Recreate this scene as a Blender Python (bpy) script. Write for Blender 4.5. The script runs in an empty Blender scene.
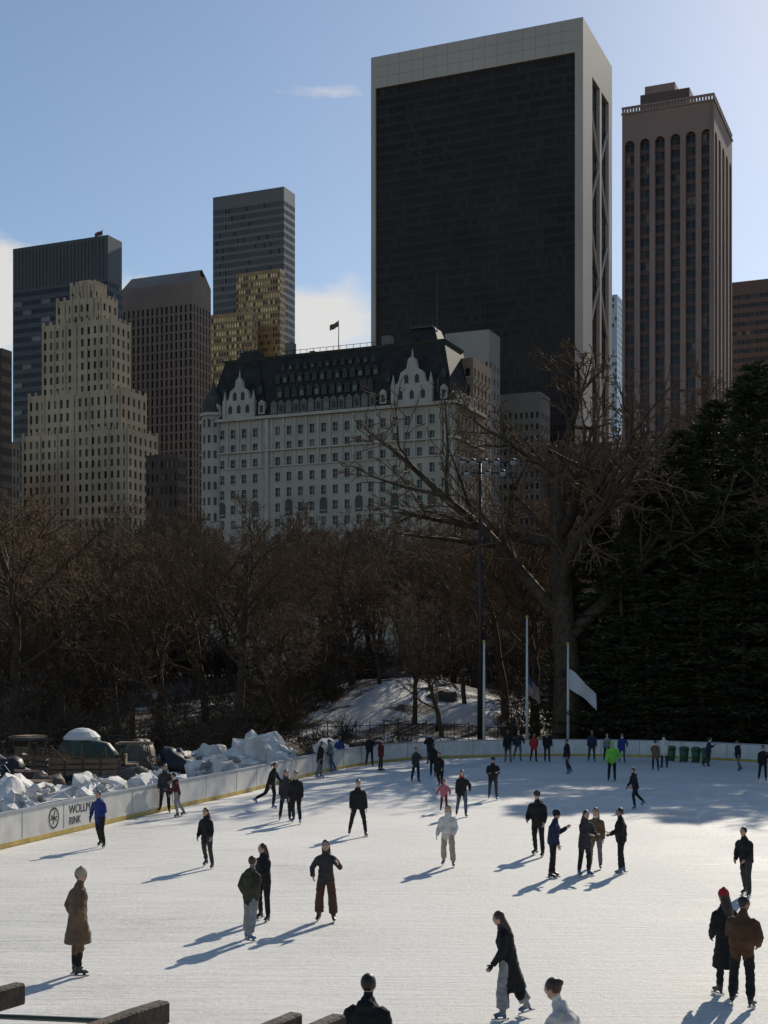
import bpy, math, random
import numpy as np
from mathutils import Vector, noise, Matrix
R=math.radians
V=Vector
random.seed(7)
scene=bpy.context.scene
CAMZ=5.15
F=1365.0
# ------------------------------------------------------------------ materials
MATS={}
def mat(name,col,rough=0.8,var=0.25,nscale=1.5,bump=0.0,bscale=20.0,metal=0.0,spec=0.5,trans=0.0):
    if name in MATS: return MATS[name]
    m=bpy.data.materials.new(name); m.use_nodes=True
    nt=m.node_tree; N=nt.nodes; L=nt.links
    b=N['Principled BSDF']
    b.inputs['Roughness'].default_value=rough
    b.inputs['Metallic'].default_value=metal
    b.inputs['Specular IOR Level'].default_value=spec
    tc=N.new('ShaderNodeTexCoord')
    if var>0:
        n=N.new('ShaderNodeTexNoise'); n.inputs['Scale'].default_value=nscale; n.inputs['Detail'].default_value=6
        L.new(tc.outputs['Object'],n.inputs['Vector'])
        r=N.new('ShaderNodeValToRGB')
        r.color_ramp.elements[0].position=0.3; r.color_ramp.elements[1].position=0.7
        r.color_ramp.elements[0].color=(*[c*(1-var) for c in col],1)
        r.color_ramp.elements[1].color=(*[min(1,c*(1+var)) for c in col],1)
        L.new(n.outputs['Fac'],r.inputs['Fac']); L.new(r.outputs['Color'],b.inputs['Base Color'])
    else: b.inputs['Base Color'].default_value=(*col,1)
    if bump>0:
        n2=N.new('ShaderNodeTexNoise'); n2.inputs['Scale'].default_value=bscale; n2.inputs['Detail'].default_value=4
        L.new(tc.outputs['Object'],n2.inputs['Vector'])
        bp=N.new('ShaderNodeBump'); bp.inputs['Strength'].default_value=bump; bp.inputs['Distance'].default_value=0.05
        L.new(n2.outputs['Fac'],bp.inputs['Height']); L.new(bp.outputs['Normal'],b.inputs['Normal'])
    if trans>0:
        t=N.new('ShaderNodeBsdfTranslucent'); t.inputs['Color'].default_value=(*[min(1,c*2.2) for c in col],1)
        mx=N.new('ShaderNodeMixShader'); mx.inputs['Fac'].default_value=trans
        L.new(b.outputs[0],mx.inputs[1]); L.new(t.outputs[0],mx.inputs[2]); L.new(mx.outputs[0],N['Material Output'].inputs['Surface'])
    MATS[name]=m; return m

# ------------------------------------------------------------------ mesh builder
class MB:
    def __init__(s): s.v=[]; s.f=[]; s.mi=[]; s.mats=[]
    def m(s,mt):
        if mt not in s.mats: s.mats.append(mt)
        return s.mats.index(mt)
    def poly(s,pts,mt):
        b=len(s.v); s.v.extend([tuple(p) for p in pts]); s.f.append(tuple(range(b,b+len(pts)))); s.mi.append(s.m(mt))
    def obox(s,o,a,b,c,mt):
        o=V(o);a=V(a);b=V(b);c=V(c)
        i=len(s.v)
        for k in (0,1):
            for p in (o,o+a,o+a+b,o+b): s.v.append(tuple(p+c*k))
        q=s.m(mt)
        for f in ((0,3,2,1),(4,5,6,7),(0,1,5,4),(1,2,6,5),(2,3,7,6),(3,0,4,7)):
            s.f.append(tuple(i+j for j in f)); s.mi.append(q)
    def cbox(s,c,sz,mt,rz=0.0):
        cx,cy=math.cos(rz),math.sin(rz)
        a=V((cx*sz[0],cy*sz[0],0)); b=V((-cy*sz[1],cx*sz[1],0)); d=V((0,0,sz[2]))
        s.obox(V(c)-a/2-b/2-d/2,a,b,d,mt)
    def tube(s,pts,rads,n,mt,cap=True,side=None):
        base=len(s.v); q=s.m(mt); k=len(pts)
        for i in range(k):
            if i==0: t=pts[1]-pts[0]
            elif i==k-1: t=pts[-1]-pts[-2]
            else: t=pts[i+1]-pts[i-1]
            if t.length<1e-9: t=V((0,0,1))
            t=t.normalized()
            ref=side if side is not None else (V((1,0,0)) if abs(t.x)<0.8 else V((0,1,0)))
            a=(ref-t*ref.dot(t)); a=a.normalized() if a.length>1e-6 else V((0,1,0)); b=t.cross(a)
            r=rads[i]; rx,ry=(r if isinstance(r,tuple) else (r,r))
            for j in range(n):
                an=2*math.pi*j/n
                s.v.append(tuple(pts[i]+a*(rx*math.cos(an))+b*(ry*math.sin(an))))
        for i in range(k-1):
            for j in range(n):
                j2=(j+1)%n
                s.f.append((base+i*n+j,base+i*n+j2,base+(i+1)*n+j2,base+(i+1)*n+j)); s.mi.append(q)
        if cap:
            s.f.append(tuple(base+j for j in range(n))[::-1]); s.mi.append(q)
            s.f.append(tuple(base+(k-1)*n+j for j in range(n))); s.mi.append(q)
    def ell(s,c,r,mt,rings=8,seg=12,rot=None,nz=0.0,seed=0):
        base=len(s.v); q=s.m(mt); c=V(c)
        def put(p):
            p=V(p)
            if nz:
                k=1+nz*noise.noise(p*1.7+V((seed,seed*2,0)))+nz*.5*noise.noise(p*4+V((seed,0,0)))
                p=p*k
            p=V((p.x*r[0],p.y*r[1],p.z*r[2]))
            if rot: p=rot@p
            s.v.append(tuple(c+p))
        put((0,0,1))
        for i in range(1,rings):
            th=math.pi*i/rings
            for j in range(seg):
                ph=2*math.pi*j/seg; put((math.sin(th)*math.cos(ph),math.sin(th)*math.sin(ph),math.cos(th)))
        put((0,0,-1)); last=len(s.v)-1
        for j in range(seg):
            s.f.append((base,base+1+j,base+1+(j+1)%seg)); s.mi.append(q)
        for i in range(rings-2):
            for j in range(seg):
                a=base+1+i*seg
                s.f.append((a+j,a+seg+j,a+seg+(j+1)%seg,a+(j+1)%seg)); s.mi.append(q)
        a=base+1+(rings-2)*seg
        for j in range(seg):
            s.f.append((a+j,last,a+(j+1)%seg)); s.mi.append(q)
    def mesh(s,name,smooth=False):
        me=bpy.data.meshes.new(name); me.from_pydata(s.v,[],s.f)
        for m_ in s.mats: me.materials.append(m_)
        me.polygons.foreach_set('material_index',s.mi)
        if smooth: me.polygons.foreach_set('use_smooth',[True]*len(s.f))
        me.update(); return me
    def obj(s,name,smooth=False,loc=None,rz=0,parent=None):
        o=bpy.data.objects.new(name,s.mesh(name,smooth)); scene.collection.objects.link(o)
        if loc is not None: o.location=loc
        o.rotation_euler[2]=rz
        if parent: o.parent=parent
        return o
def place(name,me,loc,rz=0,sc=1.0):
    o=bpy.data.objects.new(name,me); scene.collection.objects.link(o)
    o.location=loc; o.rotation_euler[2]=rz
    o.scale=sc if isinstance(sc,tuple) else (sc,sc,sc); return o
def bx(u,D): return (u-384)/F*D
def bz(v,D): return CAMZ+(675-v)/F*D
def sst(a,b,x):
    t=max(0,min(1,(x-a)/(b-a))) if a!=b else 0
    return t*t*(3-2*t)

# ------------------------------------------------------------------ rink outline
ctrl=[(-21,4),(-19.4,10),(-16.7,20),(-14,30),(-11.3,40.2),(-8.7,50.2),(-6.3,58.6),(-3.9,69),(-1.9,76),(1,81.8),(5,85),(10,86.5),(16,85.6),(22,80.5),(27,73),(31,62),(32,40),(32,15),(28,9)]
def catmull(P,n=8):
    out=[]
    for i in range(len(P)-1):
        p0=V((*P[max(i-1,0)],0));p1=V((*P[i],0));p2=V((*P[i+1],0));p3=V((*P[min(i+2,len(P)-1)],0))
        for k in range(n):
            t=k/n
            out.append(0.5*((2*p1)+(p2-p0)*t+(2*p0-5*p1+4*p2-p3)*t*t+(3*p1-p0-3*p2+p3)*t**3))
    out.append(V((*P[-1],0))); return out
path=catmull(ctrl)
rink_poly=[(p.x,p.y) for p in path]
PA=np.array(rink_poly)
def inside(x,y):
    c=False; n=len(rink_poly); j=n-1
    for i in range(n):
        xi,yi=rink_poly[i]; xj,yj=rink_poly[j]
        if (yi>y)!=(yj>y) and x<(xj-xi)*(y-yi)/(yj-yi)+xi: c=not c
        j=i
    return c
def rdist(x,y): return float(np.min(np.hypot(PA[:,0]-x,PA[:,1]-y)))

def height(x,y):
    h=5.0*sst(88,165,y)
    h+=2.9*math.exp(-((x-1.5)/10)**2-((y-120)/15)**2)
    h+=5.5*sst(12,45,x)*sst(86,115,y)
    h+=4*sst(36,60,x)*sst(100,40,y)*sst(0,30,y)
    h+=2.0*sst(-22,-45,x)*sst(40,80,y)
    h+=3.4*sst(7.5,2.5,y)
    if y>170: h=5.0+ (h-5.0)*sst(300,170,y)
    if inside(x,y): return -0.08
    d=rdist(x,y)
    k=sst(1.5,7,d)
    h=h*sst(0.5,6,d)+k*(0.30*noise.noise(V((x*.18,y*.18,0)))+0.16*noise.noise(V((x*.6,y*.6,3))))*(1 if y<200 else 0)
    return h-0.08
# ------------------------------------------------------------------ terrain
def axis(a,b,st,lo,hi,g=1.35):
    L=list(np.arange(a,b+1e-6,st)); s=st; x=a; pre=[]
    while x>lo: s*=g; x-=s; pre.append(x)
    s=st; x=L[-1]; post=[]
    while x<hi: s*=g; x+=s; post.append(x)
    return pre[::-1]+L+post
xs=axis(-62,62,1.2,-3000,3000); ys=axis(-6,170,1.2,-1500,4500)
tv=[];sn=[]
for y in ys:
    for x in xs:
        tv.append((x,y,height(x,y)))
        s_=0.38+0.36*math.exp(-((x-2)/13)**2-((y-112)/14)**2)
        if x<-8 and y<92: s_=0.50
        if x>14: s_-=0.25
        if y>135: s_=0.22
        sn.append(s_+0.42*noise.noise(V((x*.2,y*.22,1)))+.25*noise.noise(V((x*.6,y*.5,4))))
tf=[];nx=len(xs)
for j in range(len(ys)-1):
    for i in range(nx-1):
        a=j*nx+i; tf.append((a,a+1,a+nx+1,a+nx))
me=bpy.data.meshes.new('ground'); me.from_pydata(tv,[],tf)
me.polygons.foreach_set('use_smooth',[True]*len(tf))
at=me.attributes.new('snow','FLOAT','POINT'); at.data.foreach_set('value',sn)
gm=bpy.data.materials.new('ground_snow_leaves'); gm.use_nodes=True
N=gm.node_tree.nodes;L=gm.node_tree.links;b=N['Principled BSDF'];b.inputs['Roughness'].default_value=.85
ga=N.new('ShaderNodeAttribute');ga.attribute_name='snow'
tc=N.new('ShaderNodeTexCoord')
n1=N.new('ShaderNodeTexNoise');n1.inputs['Scale'].default_value=.7;n1.inputs['Detail'].default_value=9;n1.inputs['Roughness'].default_value=.75
L.new(tc.outputs['Object'],n1.inputs['Vector'])
ad=N.new('ShaderNodeMath');ad.operation='ADD';L.new(ga.outputs['Fac'],ad.inputs[0]);L.new(n1.outputs['Fac'],ad.inputs[1])
mr=N.new('ShaderNodeMapRange');mr.inputs['From Min'].default_value=1.04;mr.inputs['From Max'].default_value=1.14
L.new(ad.outputs[0],mr.inputs['Value'])
n2=N.new('ShaderNodeTexNoise');n2.inputs['Scale'].default_value=4;n2.inputs['Detail'].default_value=8;L.new(tc.outputs['Object'],n2.inputs['Vector'])
r2=N.new('ShaderNodeValToRGB');r2.color_ramp.elements[0].color=(.022,.017,.011,1);r2.color_ramp.elements[1].color=(.10,.072,.045,1);L.new(n2.outputs['Fac'],r2.inputs['Fac'])
mx=N.new('ShaderNodeMixRGB');L.new(mr.outputs[0],mx.inputs['Fac']);L.new(r2.outputs[0],mx.inputs[1]);mx.inputs[2].default_value=(.62,.60,.57,1)
L.new(mx.outputs[0],b.inputs['Base Color'])
bp=N.new('ShaderNodeBump');bp.inputs['Strength'].default_value=.7;bp.inputs['Distance'].default_value=.25;L.new(n2.outputs['Fac'],bp.inputs['Height']);L.new(bp.outputs[0],b.inputs['Normal'])
me.materials.append(gm)
g=bpy.data.objects.new('ground',me);scene.collection.objects.link(g)

# ------------------------------------------------------------------ ice
im=bpy.data.materials.new('skated_ice'); im.use_nodes=True
N=im.node_tree.nodes;L=im.node_tree.links;b=N['Principled BSDF']
tc=N.new('ShaderNodeTexCoord')
def nz(scale,det,rough=.6,vec=None,dist=0):
    n=N.new('ShaderNodeTexNoise');n.inputs['Scale'].default_value=scale;n.inputs['Detail'].default_value=det;n.inputs['Roughness'].default_value=rough;n.inputs['Distortion'].default_value=dist
    L.new(vec or tc.outputs['Object'],n.inputs['Vector']);return n
def mp(rot,sc):
    m_=N.new('ShaderNodeMapping');m_.inputs['Rotation'].default_value=(0,0,rot);m_.inputs['Scale'].default_value=sc;L.new(tc.outputs['Object'],m_.inputs['Vector']);return m_.outputs[0]
def math_(op,a,bv):
    m_=N.new('ShaderNodeMath');m_.operation=op
    for i,x in enumerate((a,bv)):
        if isinstance(x,(int,float)): m_.inputs[i].default_value=x
        else: L.new(x,m_.inputs[i])
    return m_.outputs[0]
big=nz(.16,6,.6); fine=nz(7,9,.8)
s1=nz(1,6,.7,mp(.5,(.5,7,1)),.9); s2=nz(1,6,.7,mp(-.7,(.5,6,1)),1.1); s3=nz(1,6,.7,mp(1.5,(.35,8,1)),.9)
st=math_('ADD',math_('ADD',s1.outputs['Fac'],s2.outputs['Fac']),s3.outputs['Fac'])
tot=math_('ADD',math_('MULTIPLY',st,.40),math_('ADD',math_('MULTIPLY',fine.outputs['Fac'],.62),math_('MULTIPLY',big.outputs['Fac'],.48)))
r=N.new('ShaderNodeValToRGB')
mrr=N.new('ShaderNodeMapRange');mrr.inputs['From Min'].default_value=.92;mrr.inputs['From Max'].default_value=1.24;L.new(tot,mrr.inputs['Value'])
r.color_ramp.elements[0].position=.0
r.color_ramp.elements[0].color=(.34,.335,.32,1);r.color_ramp.elements[1].color=(.80,.78,.73,1)
e_=r.color_ramp.elements.new(.42);e_.color=(.63,.615,.58,1)
L.new(mrr.outputs[0],r.inputs['Fac']);L.new(r.outputs[0],b.inputs['Base Color'])
rr=N.new('ShaderNodeMapRange');rr.inputs['To Min'].default_value=.4;rr.inputs['To Max'].default_value=.8
L.new(mrr.outputs[0],rr.inputs['Value']);L.new(rr.outputs[0],b.inputs['Roughness'])
b.inputs['Specular IOR Level'].default_value=.35
bp=N.new('ShaderNodeBump');bp.inputs['Strength'].default_value=.9;bp.inputs['Distance'].default_value=.05;L.new(tot,bp.inputs['Height']);L.new(bp.outputs[0],b.inputs['Normal'])
mb=MB(); mb.poly([(p.x,p.y,0) for p in path],im); mb.obj('ice_rink')

# ------------------------------------------------------------------ boards
white=mat('board_white',(.60,.58,.54),.45,.14,2,0.05)
yell=mat('kick_yellow',(.45,.32,.07),.5,.25,3)
capm=mat('board_cap',(.33,.35,.38),.5,.1)
seam=mat('seam_dark',(.12,.12,.12),.7,0)
blackm=mat('black_paint',(.02,.02,.022),.5,.1)
mb=MB()
def offs(pts,d):
    out=[]
    for i,p in enumerate(pts):
        t=(pts[min(i+1,len(pts)-1)]-pts[max(i-1,0)]).normalized()
        nrm=V((-t.y,t.x,0))
        out.append(p+nrm*d)
    return out
def strip(pts,d0,d1,z0,z1,mt):
    a=offs(pts,d0);c=offs(pts,d1)
    for i in range(len(pts)-1):
        A=[a[i],a[i+1],c[i+1],c[i]]
        lo=[V((p.x,p.y,z0)) for p in A];hi=[V((p.x,p.y,z1)) for p in A]
        mb.poly(hi,mt);mb.poly([lo[0],lo[1],hi[1],hi[0]],mt);mb.poly([lo[3],lo[2],hi[2],hi[3]],mt)
strip(path,0.03,.14,-.1,1.02,white)
strip(path,0.0,.16,1.02,1.08,capm)
strip(path,0.022,.03,0.005,.16,yell)
acc=0
for i in range(len(path)-1):
    acc+=(path[i+1]-path[i]).length
    if acc>2.4:
        acc=0;t=(path[i+1]-path[i]).normalized();nrm=V((-t.y,t.x,0))
        mb.obox(path[i]+nrm*.024+V((0,0,.2)),t*.025,nrm*.02,V((0,0,.82)),seam)
boards=mb.obj('rink_boards')
def on_board(yv):
    for i in range(len(path)-1):
        if path[i].y<=yv<path[i+1].y:
            t=(path[i+1]-path[i]).normalized();k=(yv-path[i].y)/(path[i+1].y-path[i].y)
            return path[i].lerp(path[i+1],k),t
def lettering(txt,yv,z,size):
    p,t=on_board(yv); c=bpy.data.curves.new('lettering','FONT');c.body=txt;c.size=size;c.extrude=.003
    o=bpy.data.objects.new('lettering_tmp',c);scene.collection.objects.link(o)
    bpy.context.view_layer.update()
    me_=bpy.data.meshes.new_from_object(o.evaluated_get(bpy.context.evaluated_depsgraph_get()))
    bpy.data.objects.remove(o);me_.materials.append(blackm)
    q=bpy.data.objects.new('lettering',me_);scene.collection.objects.link(q)
    n_=V((t.y,-t.x,0))
    M=Matrix(((t.x,0,n_.x,0),(t.y,0,n_.y,0),(0,1,0,0),(0,0,0,1)))
    M.translation=p+n_*(-.022)+V((0,0,z)); q.matrix_world=M; q.parent=boards
lettering('WOLLMAN',44.4,.62,.42);lettering('RINK',44.4,.28,.36)
p,t=on_board(43.4);n_=V((t.y,-t.x,0))
mb=MB()
def q(a,rr): return p+n_*-.018+t*(math.cos(a)*rr)+V((0,0,.6+math.sin(a)*rr))
for k in range(24):
    a0=2*math.pi*k/24;a1=2*math.pi*(k+1)/24
    mb.poly([q(a0,.34),q(a1,.34),q(a1,.28),q(a0,.28)],blackm)
for k in (0,2,4):
    a0=math.pi*k/5
    mb.poly([q(a0,.22),q(a0+.25,.22),q(a0+math.pi,.22),q(a0+math.pi+.25,.22)],blackm)
mb.obj('board_logo',parent=boards)

# ------------------------------------------------------------------ city grid
TH=R(23); e1=V((math.cos(TH),-math.sin(TH),0)); e2=V((math.sin(TH),math.cos(TH),0)); UP=V((0,0,1))
glA=mat('glass_dark',(.02,.019,.019),.15,.3,.3,spec=.3)
glB=mat('glass_mid',(.05,.045,.04),.25,.3,.3,spec=.3)
glC=mat('glass_blind',(.16,.14,.11),.5,.3,.3)
roofm=mat('flat_roof',(.08,.08,.08),.9)
def facade(mb,o,u,n,W,H,nx,nz,wf,hf,rec,wall,glass,ml=0,mrg=0,mbm=0,mt=0,sill=None,frame=None,wts=None):
    o=V(o)
    def P(a,z,d=0): return o+u*a+UP*z+n*d
    if ml>0: mb.poly([P(0,0),P(ml,0),P(ml,H),P(0,H)],wall)
    if mrg>0: mb.poly([P(W-mrg,0),P(W,0),P(W,H),P(W-mrg,H)],wall)
    if mbm>0: mb.poly([P(ml,0),P(W-mrg,0),P(W-mrg,mbm),P(ml,mbm)],wall)
    if mt>0: mb.poly([P(ml,H-mt),P(W-mrg,H-mt),P(W-mrg,H),P(ml,H)],wall)
    cw=(W-ml-mrg)/nx;ch=(H-mbm-mt)/nz
    for j in range(nz):
        z0=mbm+j*ch;z1=z0+ch;a=z0+ch*(1-hf)*.5;c=z1-ch*(1-hf)*.5
        mb.poly([P(ml,z0),P(W-mrg,z0),P(W-mrg,a),P(ml,a)],wall)
        mb.poly([P(ml,c),P(W-mrg,c),P(W-mrg,z1),P(ml,z1)],wall)
        for i in range(nx):
            x0=ml+i*cw;x1=x0+cw;p_=x0+cw*(1-wf)*.5;q_=x1-cw*(1-wf)*.5
            mb.poly([P(x0,a),P(p_,a),P(p_,c),P(x0,c)],wall)
            mb.poly([P(q_,a),P(x1,a),P(x1,c),P(q_,c)],wall)
            mb.poly([P(p_,a),P(q_,a),P(q_,a,-rec),P(p_,a,-rec)],wall)
            mb.poly([P(p_,c),P(q_,c),P(q_,c,-rec),P(p_,c,-rec)],wall)
            mb.poly([P(p_,a),P(p_,c),P(p_,c,-rec),P(p_,a,-rec)],wall)
            mb.poly([P(q_,a),P(q_,c),P(q_,c,-rec),P(q_,a,-rec)],wall)
            gm_=random.choices(glass,wts)[0] if wts else random.choice(glass)
            mb.poly([P(p_,a,-rec),P(q_,a,-rec),P(q_,c,-rec),P(p_,c,-rec)],gm_)
            if frame:
                mz=(a+c)/2;mb.obox(P(p_,mz-.05,-rec+.01),u*(q_-p_),n*.06,UP*.1,frame)
                mb.obox(P((p_+q_)/2-.05,a,-rec+.02),u*.1,n*.06,UP*(c-a),frame)
            if sill: mb.obox(P(p_-.1,a-.2,.005),u*(q_-p_+.2),n*.15,UP*.2,sill)
def corner(uc,D): return V((bx(uc,D),D,0))
def lens_(uc,ul,ur,D):
    X=bx(uc,D);tl=(ul-384)/F;tr=(ur-384)/F
    Lf=(X-tl*D)/(math.cos(TH)+math.sin(TH)*tl)
    S=(tr*D-X)/(math.sin(TH)-math.cos(TH)*tr)
    return Lf,S
def block(mb,c,Lf,S,z0,z1,wall,glass,nxf,nxs,nz,wf=.5,hf=.55,rec=.3,mrg=0,mt=0,parapet=1.0,sill=None,frame=None,wts=None,roof=roofm):
    c=V((c.x,c.y,z0));H=z1-z0
    facade(mb,c-e1*Lf,e1,-e2,Lf,H,nxf,nz,wf,hf,rec,wall,glass,mrg,mrg,0,mt,sill,frame,wts)
    facade(mb,c,e2,e1,S,H,nxs,nz,wf,hf,rec,wall,glass,mrg,mrg,0,mt,sill,None,wts)
    a=c-e1*Lf;d=a+e2*S;f=c+e2*S
    mb.poly([a,d,d+UP*H,a+UP*H],wall);mb.poly([d,f,f+UP*H,d+UP*H],wall)
    t=UP*(H-.01)
    mb.poly([a+t,c+t,f+t,d+t],roof)
    if parapet>0:
        w=.5;T=c+UP*H
        mb.obox(T-e1*Lf,e1*Lf,e2*w,UP*parapet,wall);mb.obox(T-e1*w+e2*w,e1*w,e2*(S-w),UP*parapet,wall)
        mb.obox(T-e1*Lf+e2*w,e1*w,e2*(S-w),UP*parapet,wall);mb.obox(T-e1*(Lf-w)+e2*(S-w),e1*(Lf-2*w),e2*w,UP*parapet,wall)
def simple(ul,uc,ur,D,vtop,wall,glass,nxf,nxs,nz,**k):
    mb=MB();Lf,S=lens_(uc,ul,ur,D)
    block(mb,corner(uc,D),Lf,S,0,bz(vtop,D),wall,glass,nxf,nxs,nz,**k)
    return mb,corner(uc,D),Lf,S,bz(vtop,D)

dk=mat('dark_brick',(.085,.063,.05),.8,.2,.2)
mb,*_=simple(-60,2,12,350,352,dk,[glA,glB],14,5,26);mb.obj('apartment_building')
bl=mat('black_metal_cladding',(.045,.046,.045),.4,.15,.1)
rib=mat('ribbon_glass',(.15,.15,.145),.3,.3,.1)
mb,c,Lf,S,zt=simple(13,108,122,520,237,bl,[glA,glA,rib],10,5,44,wf=.94,hf=.5,rec=.15,mt=16,parapet=.8)
for k in range(26):
    mb.obox(V((c.x,c.y,zt-15.5))-e1*(Lf-1.2-k*(Lf-2)/26)-e2*.2,e1*.25,e2*.19,UP*15,bl)
fb=c-e1*6+e2*5
mb.tube([V((fb.x,fb.y,zt)),V((fb.x,fb.y,zt+5))],[.15,.1],6,bl)
fr_=mat('flag_red',(.16,.07,.07))
for k in range(6):
    x0,x1=k*.5,(k+1)*.5
    y0,y1=.3*math.sin(x0*2.5),.3*math.sin(x1*2.5)
    mb.poly([(fb.x-x0,fb.y+y0,zt+4.8-x0*.4),(fb.x-x1,fb.y+y1,zt+4.8-x1*.4),(fb.x-x1,fb.y+y1,zt+3.1-x1*.4),(fb.x-x0,fb.y+y0,zt+3.1-x0*.4)],fr_)
mb.obj('office_tower')
# stepped stone tower
st_=mat('limestone',(.46,.36,.245),.85,.18,.12)
mb=MB()
prev=0
for (ul,uc,ur,D,vt,nf,ns,nzz) in [(22,128,158,420,432,17,6,22),(28,121,147,421.5,392,15,5,3),(42,111,131,423,322,11,4,6),(56,102,118,425,300,8,3,2),(70,95,107,427,287,4,3,1)]:
    Lf,S=lens_(uc,ul,ur,D);z1=bz(vt,D)
    block(mb,corner(uc,D),Lf,S,prev,z1,st_,[glA,glB,glC],nf,ns,nzz,wf=.42,hf=.62 if nzz>1 else .5,rec=.35,wts=[5,3,1.5],parapet=1.2)
    n_=max(4,int(Lf/2.6)); T=V((corner(uc,D).x,D,z1+1.2))
    for k in range(n_+1): mb.obox(T-e1*(Lf-k*(Lf-.7)/n_),e1*.7,e2*.5,UP*1.1,st_)
    for k in range(1,5): mb.obox(T-e1*.5+e2*(k*(S-.7)/4),e1*.5,e2*.7,UP*1.1,st_)
    for k in range(7): mb.obox(T-e1*(Lf-.3-k*(Lf-1.2)/6)-UP*(z1+1.2-prev)-e2*.35,e1*.6,e2*.34,UP*(z1+1.0-prev),st_)
    prev=z1
Tm=corner(95,427)
mb.obox(V((Tm.x,Tm.y,prev))-e1*7+e2*1.5,e1*4,e2*3,UP*3,st_)
mb.obj('stepped_stone_skyscraper')
# granite tower with pediment
gr=mat('pink_granite',(.25,.195,.16),.75,.12,.1)
D=560;Lf,S=lens_(193,122,211,D);zt=bz(281,D)
mb=MB();block(mb,corner(193,D),Lf,S,0,zt,gr,[glA,glA,glB],15,6,42,wf=.45,hf=.8,rec=.5,mt=9,parapet=0)
c=corner(193,D);c.z=zt;zr=bz(265,D)-zt
a=c-e1*Lf;mid=e2*(S/2)
mb.poly([a,c,c+mid+UP*zr,a+mid+UP*zr],gr);mb.poly([a+e2*S,c+e2*S,c+mid+UP*zr,a+mid+UP*zr],gr)
pts=[c,c+e2*S]
for k in range(9):
    an=math.pi*k/8; pts.append(c+mid+e2*(S*.13*math.cos(an))+UP*(zr*.80-S*.13*math.sin(an)))
mb.poly([p+e1*.05 for p in pts],gr)
mb.poly([a,a+e2*S,a+mid+UP*zr],gr)
mb.obj('granite_skyscraper')
# slim glass tower
gt=mat('tower_mullion',(.11,.108,.10),.4,.1,.1)
gg=mat('tower_glass',(.055,.057,.058),.2,.3,.05,spec=.35)
mb,c,Lf,S,zt=simple(213,284,295,600,190,gt,[gg,gg,glA],24,8,62,wf=.8,hf=.6,rec=.12,mt=4,parapet=1.5,wts=[4,4,1])
mb.obj('glass_tower')
gold=mat('gold_reflection_glass',(.62,.42,.19),.35,.45,.25,metal=.85)  # gold of reflected light, painted into the colour of glass and mullions
gold2=mat('gold_reflection_mullion',(.33,.215,.10),.6,.25,.2)
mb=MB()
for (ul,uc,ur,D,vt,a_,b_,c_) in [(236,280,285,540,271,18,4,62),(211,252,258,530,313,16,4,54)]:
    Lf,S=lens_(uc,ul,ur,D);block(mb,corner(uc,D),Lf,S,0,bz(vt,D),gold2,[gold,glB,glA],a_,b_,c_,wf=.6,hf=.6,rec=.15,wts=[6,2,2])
mb.obj('gold_reflection_block')  # added block standing in for gold light reflected on the slim tower
mb,*_=simple(146,178,186,380,457,dk,[glA,glB,glC],7,4,18,wf=.45);mb.obj('brick_building')
# ------------------------------------------------------------------ hotel
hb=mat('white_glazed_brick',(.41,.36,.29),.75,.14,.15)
hs=mat('hotel_stone',(.46,.41,.335),.8,.14,.3)
sl=mat('dark_slate',(.030,.029,.026),.7,.4,.5,spec=.25)
cu=mat('weathered_copper',(.065,.068,.058),.7,.3,.6,spec=.25)
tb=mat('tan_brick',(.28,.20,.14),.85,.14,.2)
fr=mat('window_frame_white',(.36,.33,.28),.6,0)
mb=MB();C=V((bx(455,300),300,0));HL=64;SD=20;EZ=64.8
O=C-e1*HL
def HP(a,z,d=0): return O+e1*a-e2*d+UP*z
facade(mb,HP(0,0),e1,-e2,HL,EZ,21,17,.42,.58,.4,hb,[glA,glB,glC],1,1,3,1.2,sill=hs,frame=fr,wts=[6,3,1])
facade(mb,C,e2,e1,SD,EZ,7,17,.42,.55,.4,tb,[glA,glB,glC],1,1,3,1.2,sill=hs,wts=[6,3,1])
mb.poly([HP(0,0),HP(0,0,-SD),HP(0,EZ,-SD),HP(0,EZ)],hb);mb.poly([HP(0,0,-SD),HP(HL,0,-SD),HP(HL,EZ,-SD),HP(0,EZ,-SD)],hb)
for z,h_,d in ((EZ,.7,.9),(EZ-7.6,.4,.6),(EZ-11.3,.3,.3),(22,.6,.6)):
    mb.obox(HP(-.3,z,d),e1*(HL+.3+d),e2*d,UP*h_,hs)
    mb.obox(V((C.x,C.y,z))+e1*.003,e1*d,e2*(SD),UP*(h_-.01),hs)
for k in range(22):
    mb.obox(HP(.7+k*(HL-1.6)/21,EZ-11,.25),e1*.5,e2*.24,UP*10.9,hs)
for k in range(21):
    if k%3!=1: continue
    a_=1+(k+.5)*(HL-2)/21
    pts=[HP(a_-.95,EZ-22.6,.06),HP(a_+.95,EZ-22.6,.06)]
    for j in range(7):
        an=math.pi*j/6;pts.append(HP(a_+.95*math.cos(an),EZ-19.8+.95*math.sin(an),.06))
    mb.poly(pts,glA)
for a0,a1 in ((3,18),(45,62.5)):
    for q_ in (a0,a1-1): mb.obox(HP(q_,3,.5),e1*1,e2*.49,UP*(EZ-3.1),hs)
def frustum(a0,a1,d0,d1,z0,z1,ins,mt,insd=None):
    insd=ins if insd is None else insd
    lo=[HP(a0,z0,d0),HP(a1,z0,d0),HP(a1,z0,d1),HP(a0,z0,d1)]
    hi=[HP(a0+ins,z1,d0-insd),HP(a1-ins,z1,d0-insd),HP(a1-ins,z1,d1+insd),HP(a0+ins,z1,d1+insd)]
    for i in range(4): j=(i+1)%4; mb.poly([lo[i],lo[j],hi[j],hi[i]],mt)
    mb.poly(hi,mt)
frustum(.5,HL-.3,-.2,-SD+.3,EZ+.71,79.6,3.6,sl)
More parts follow.
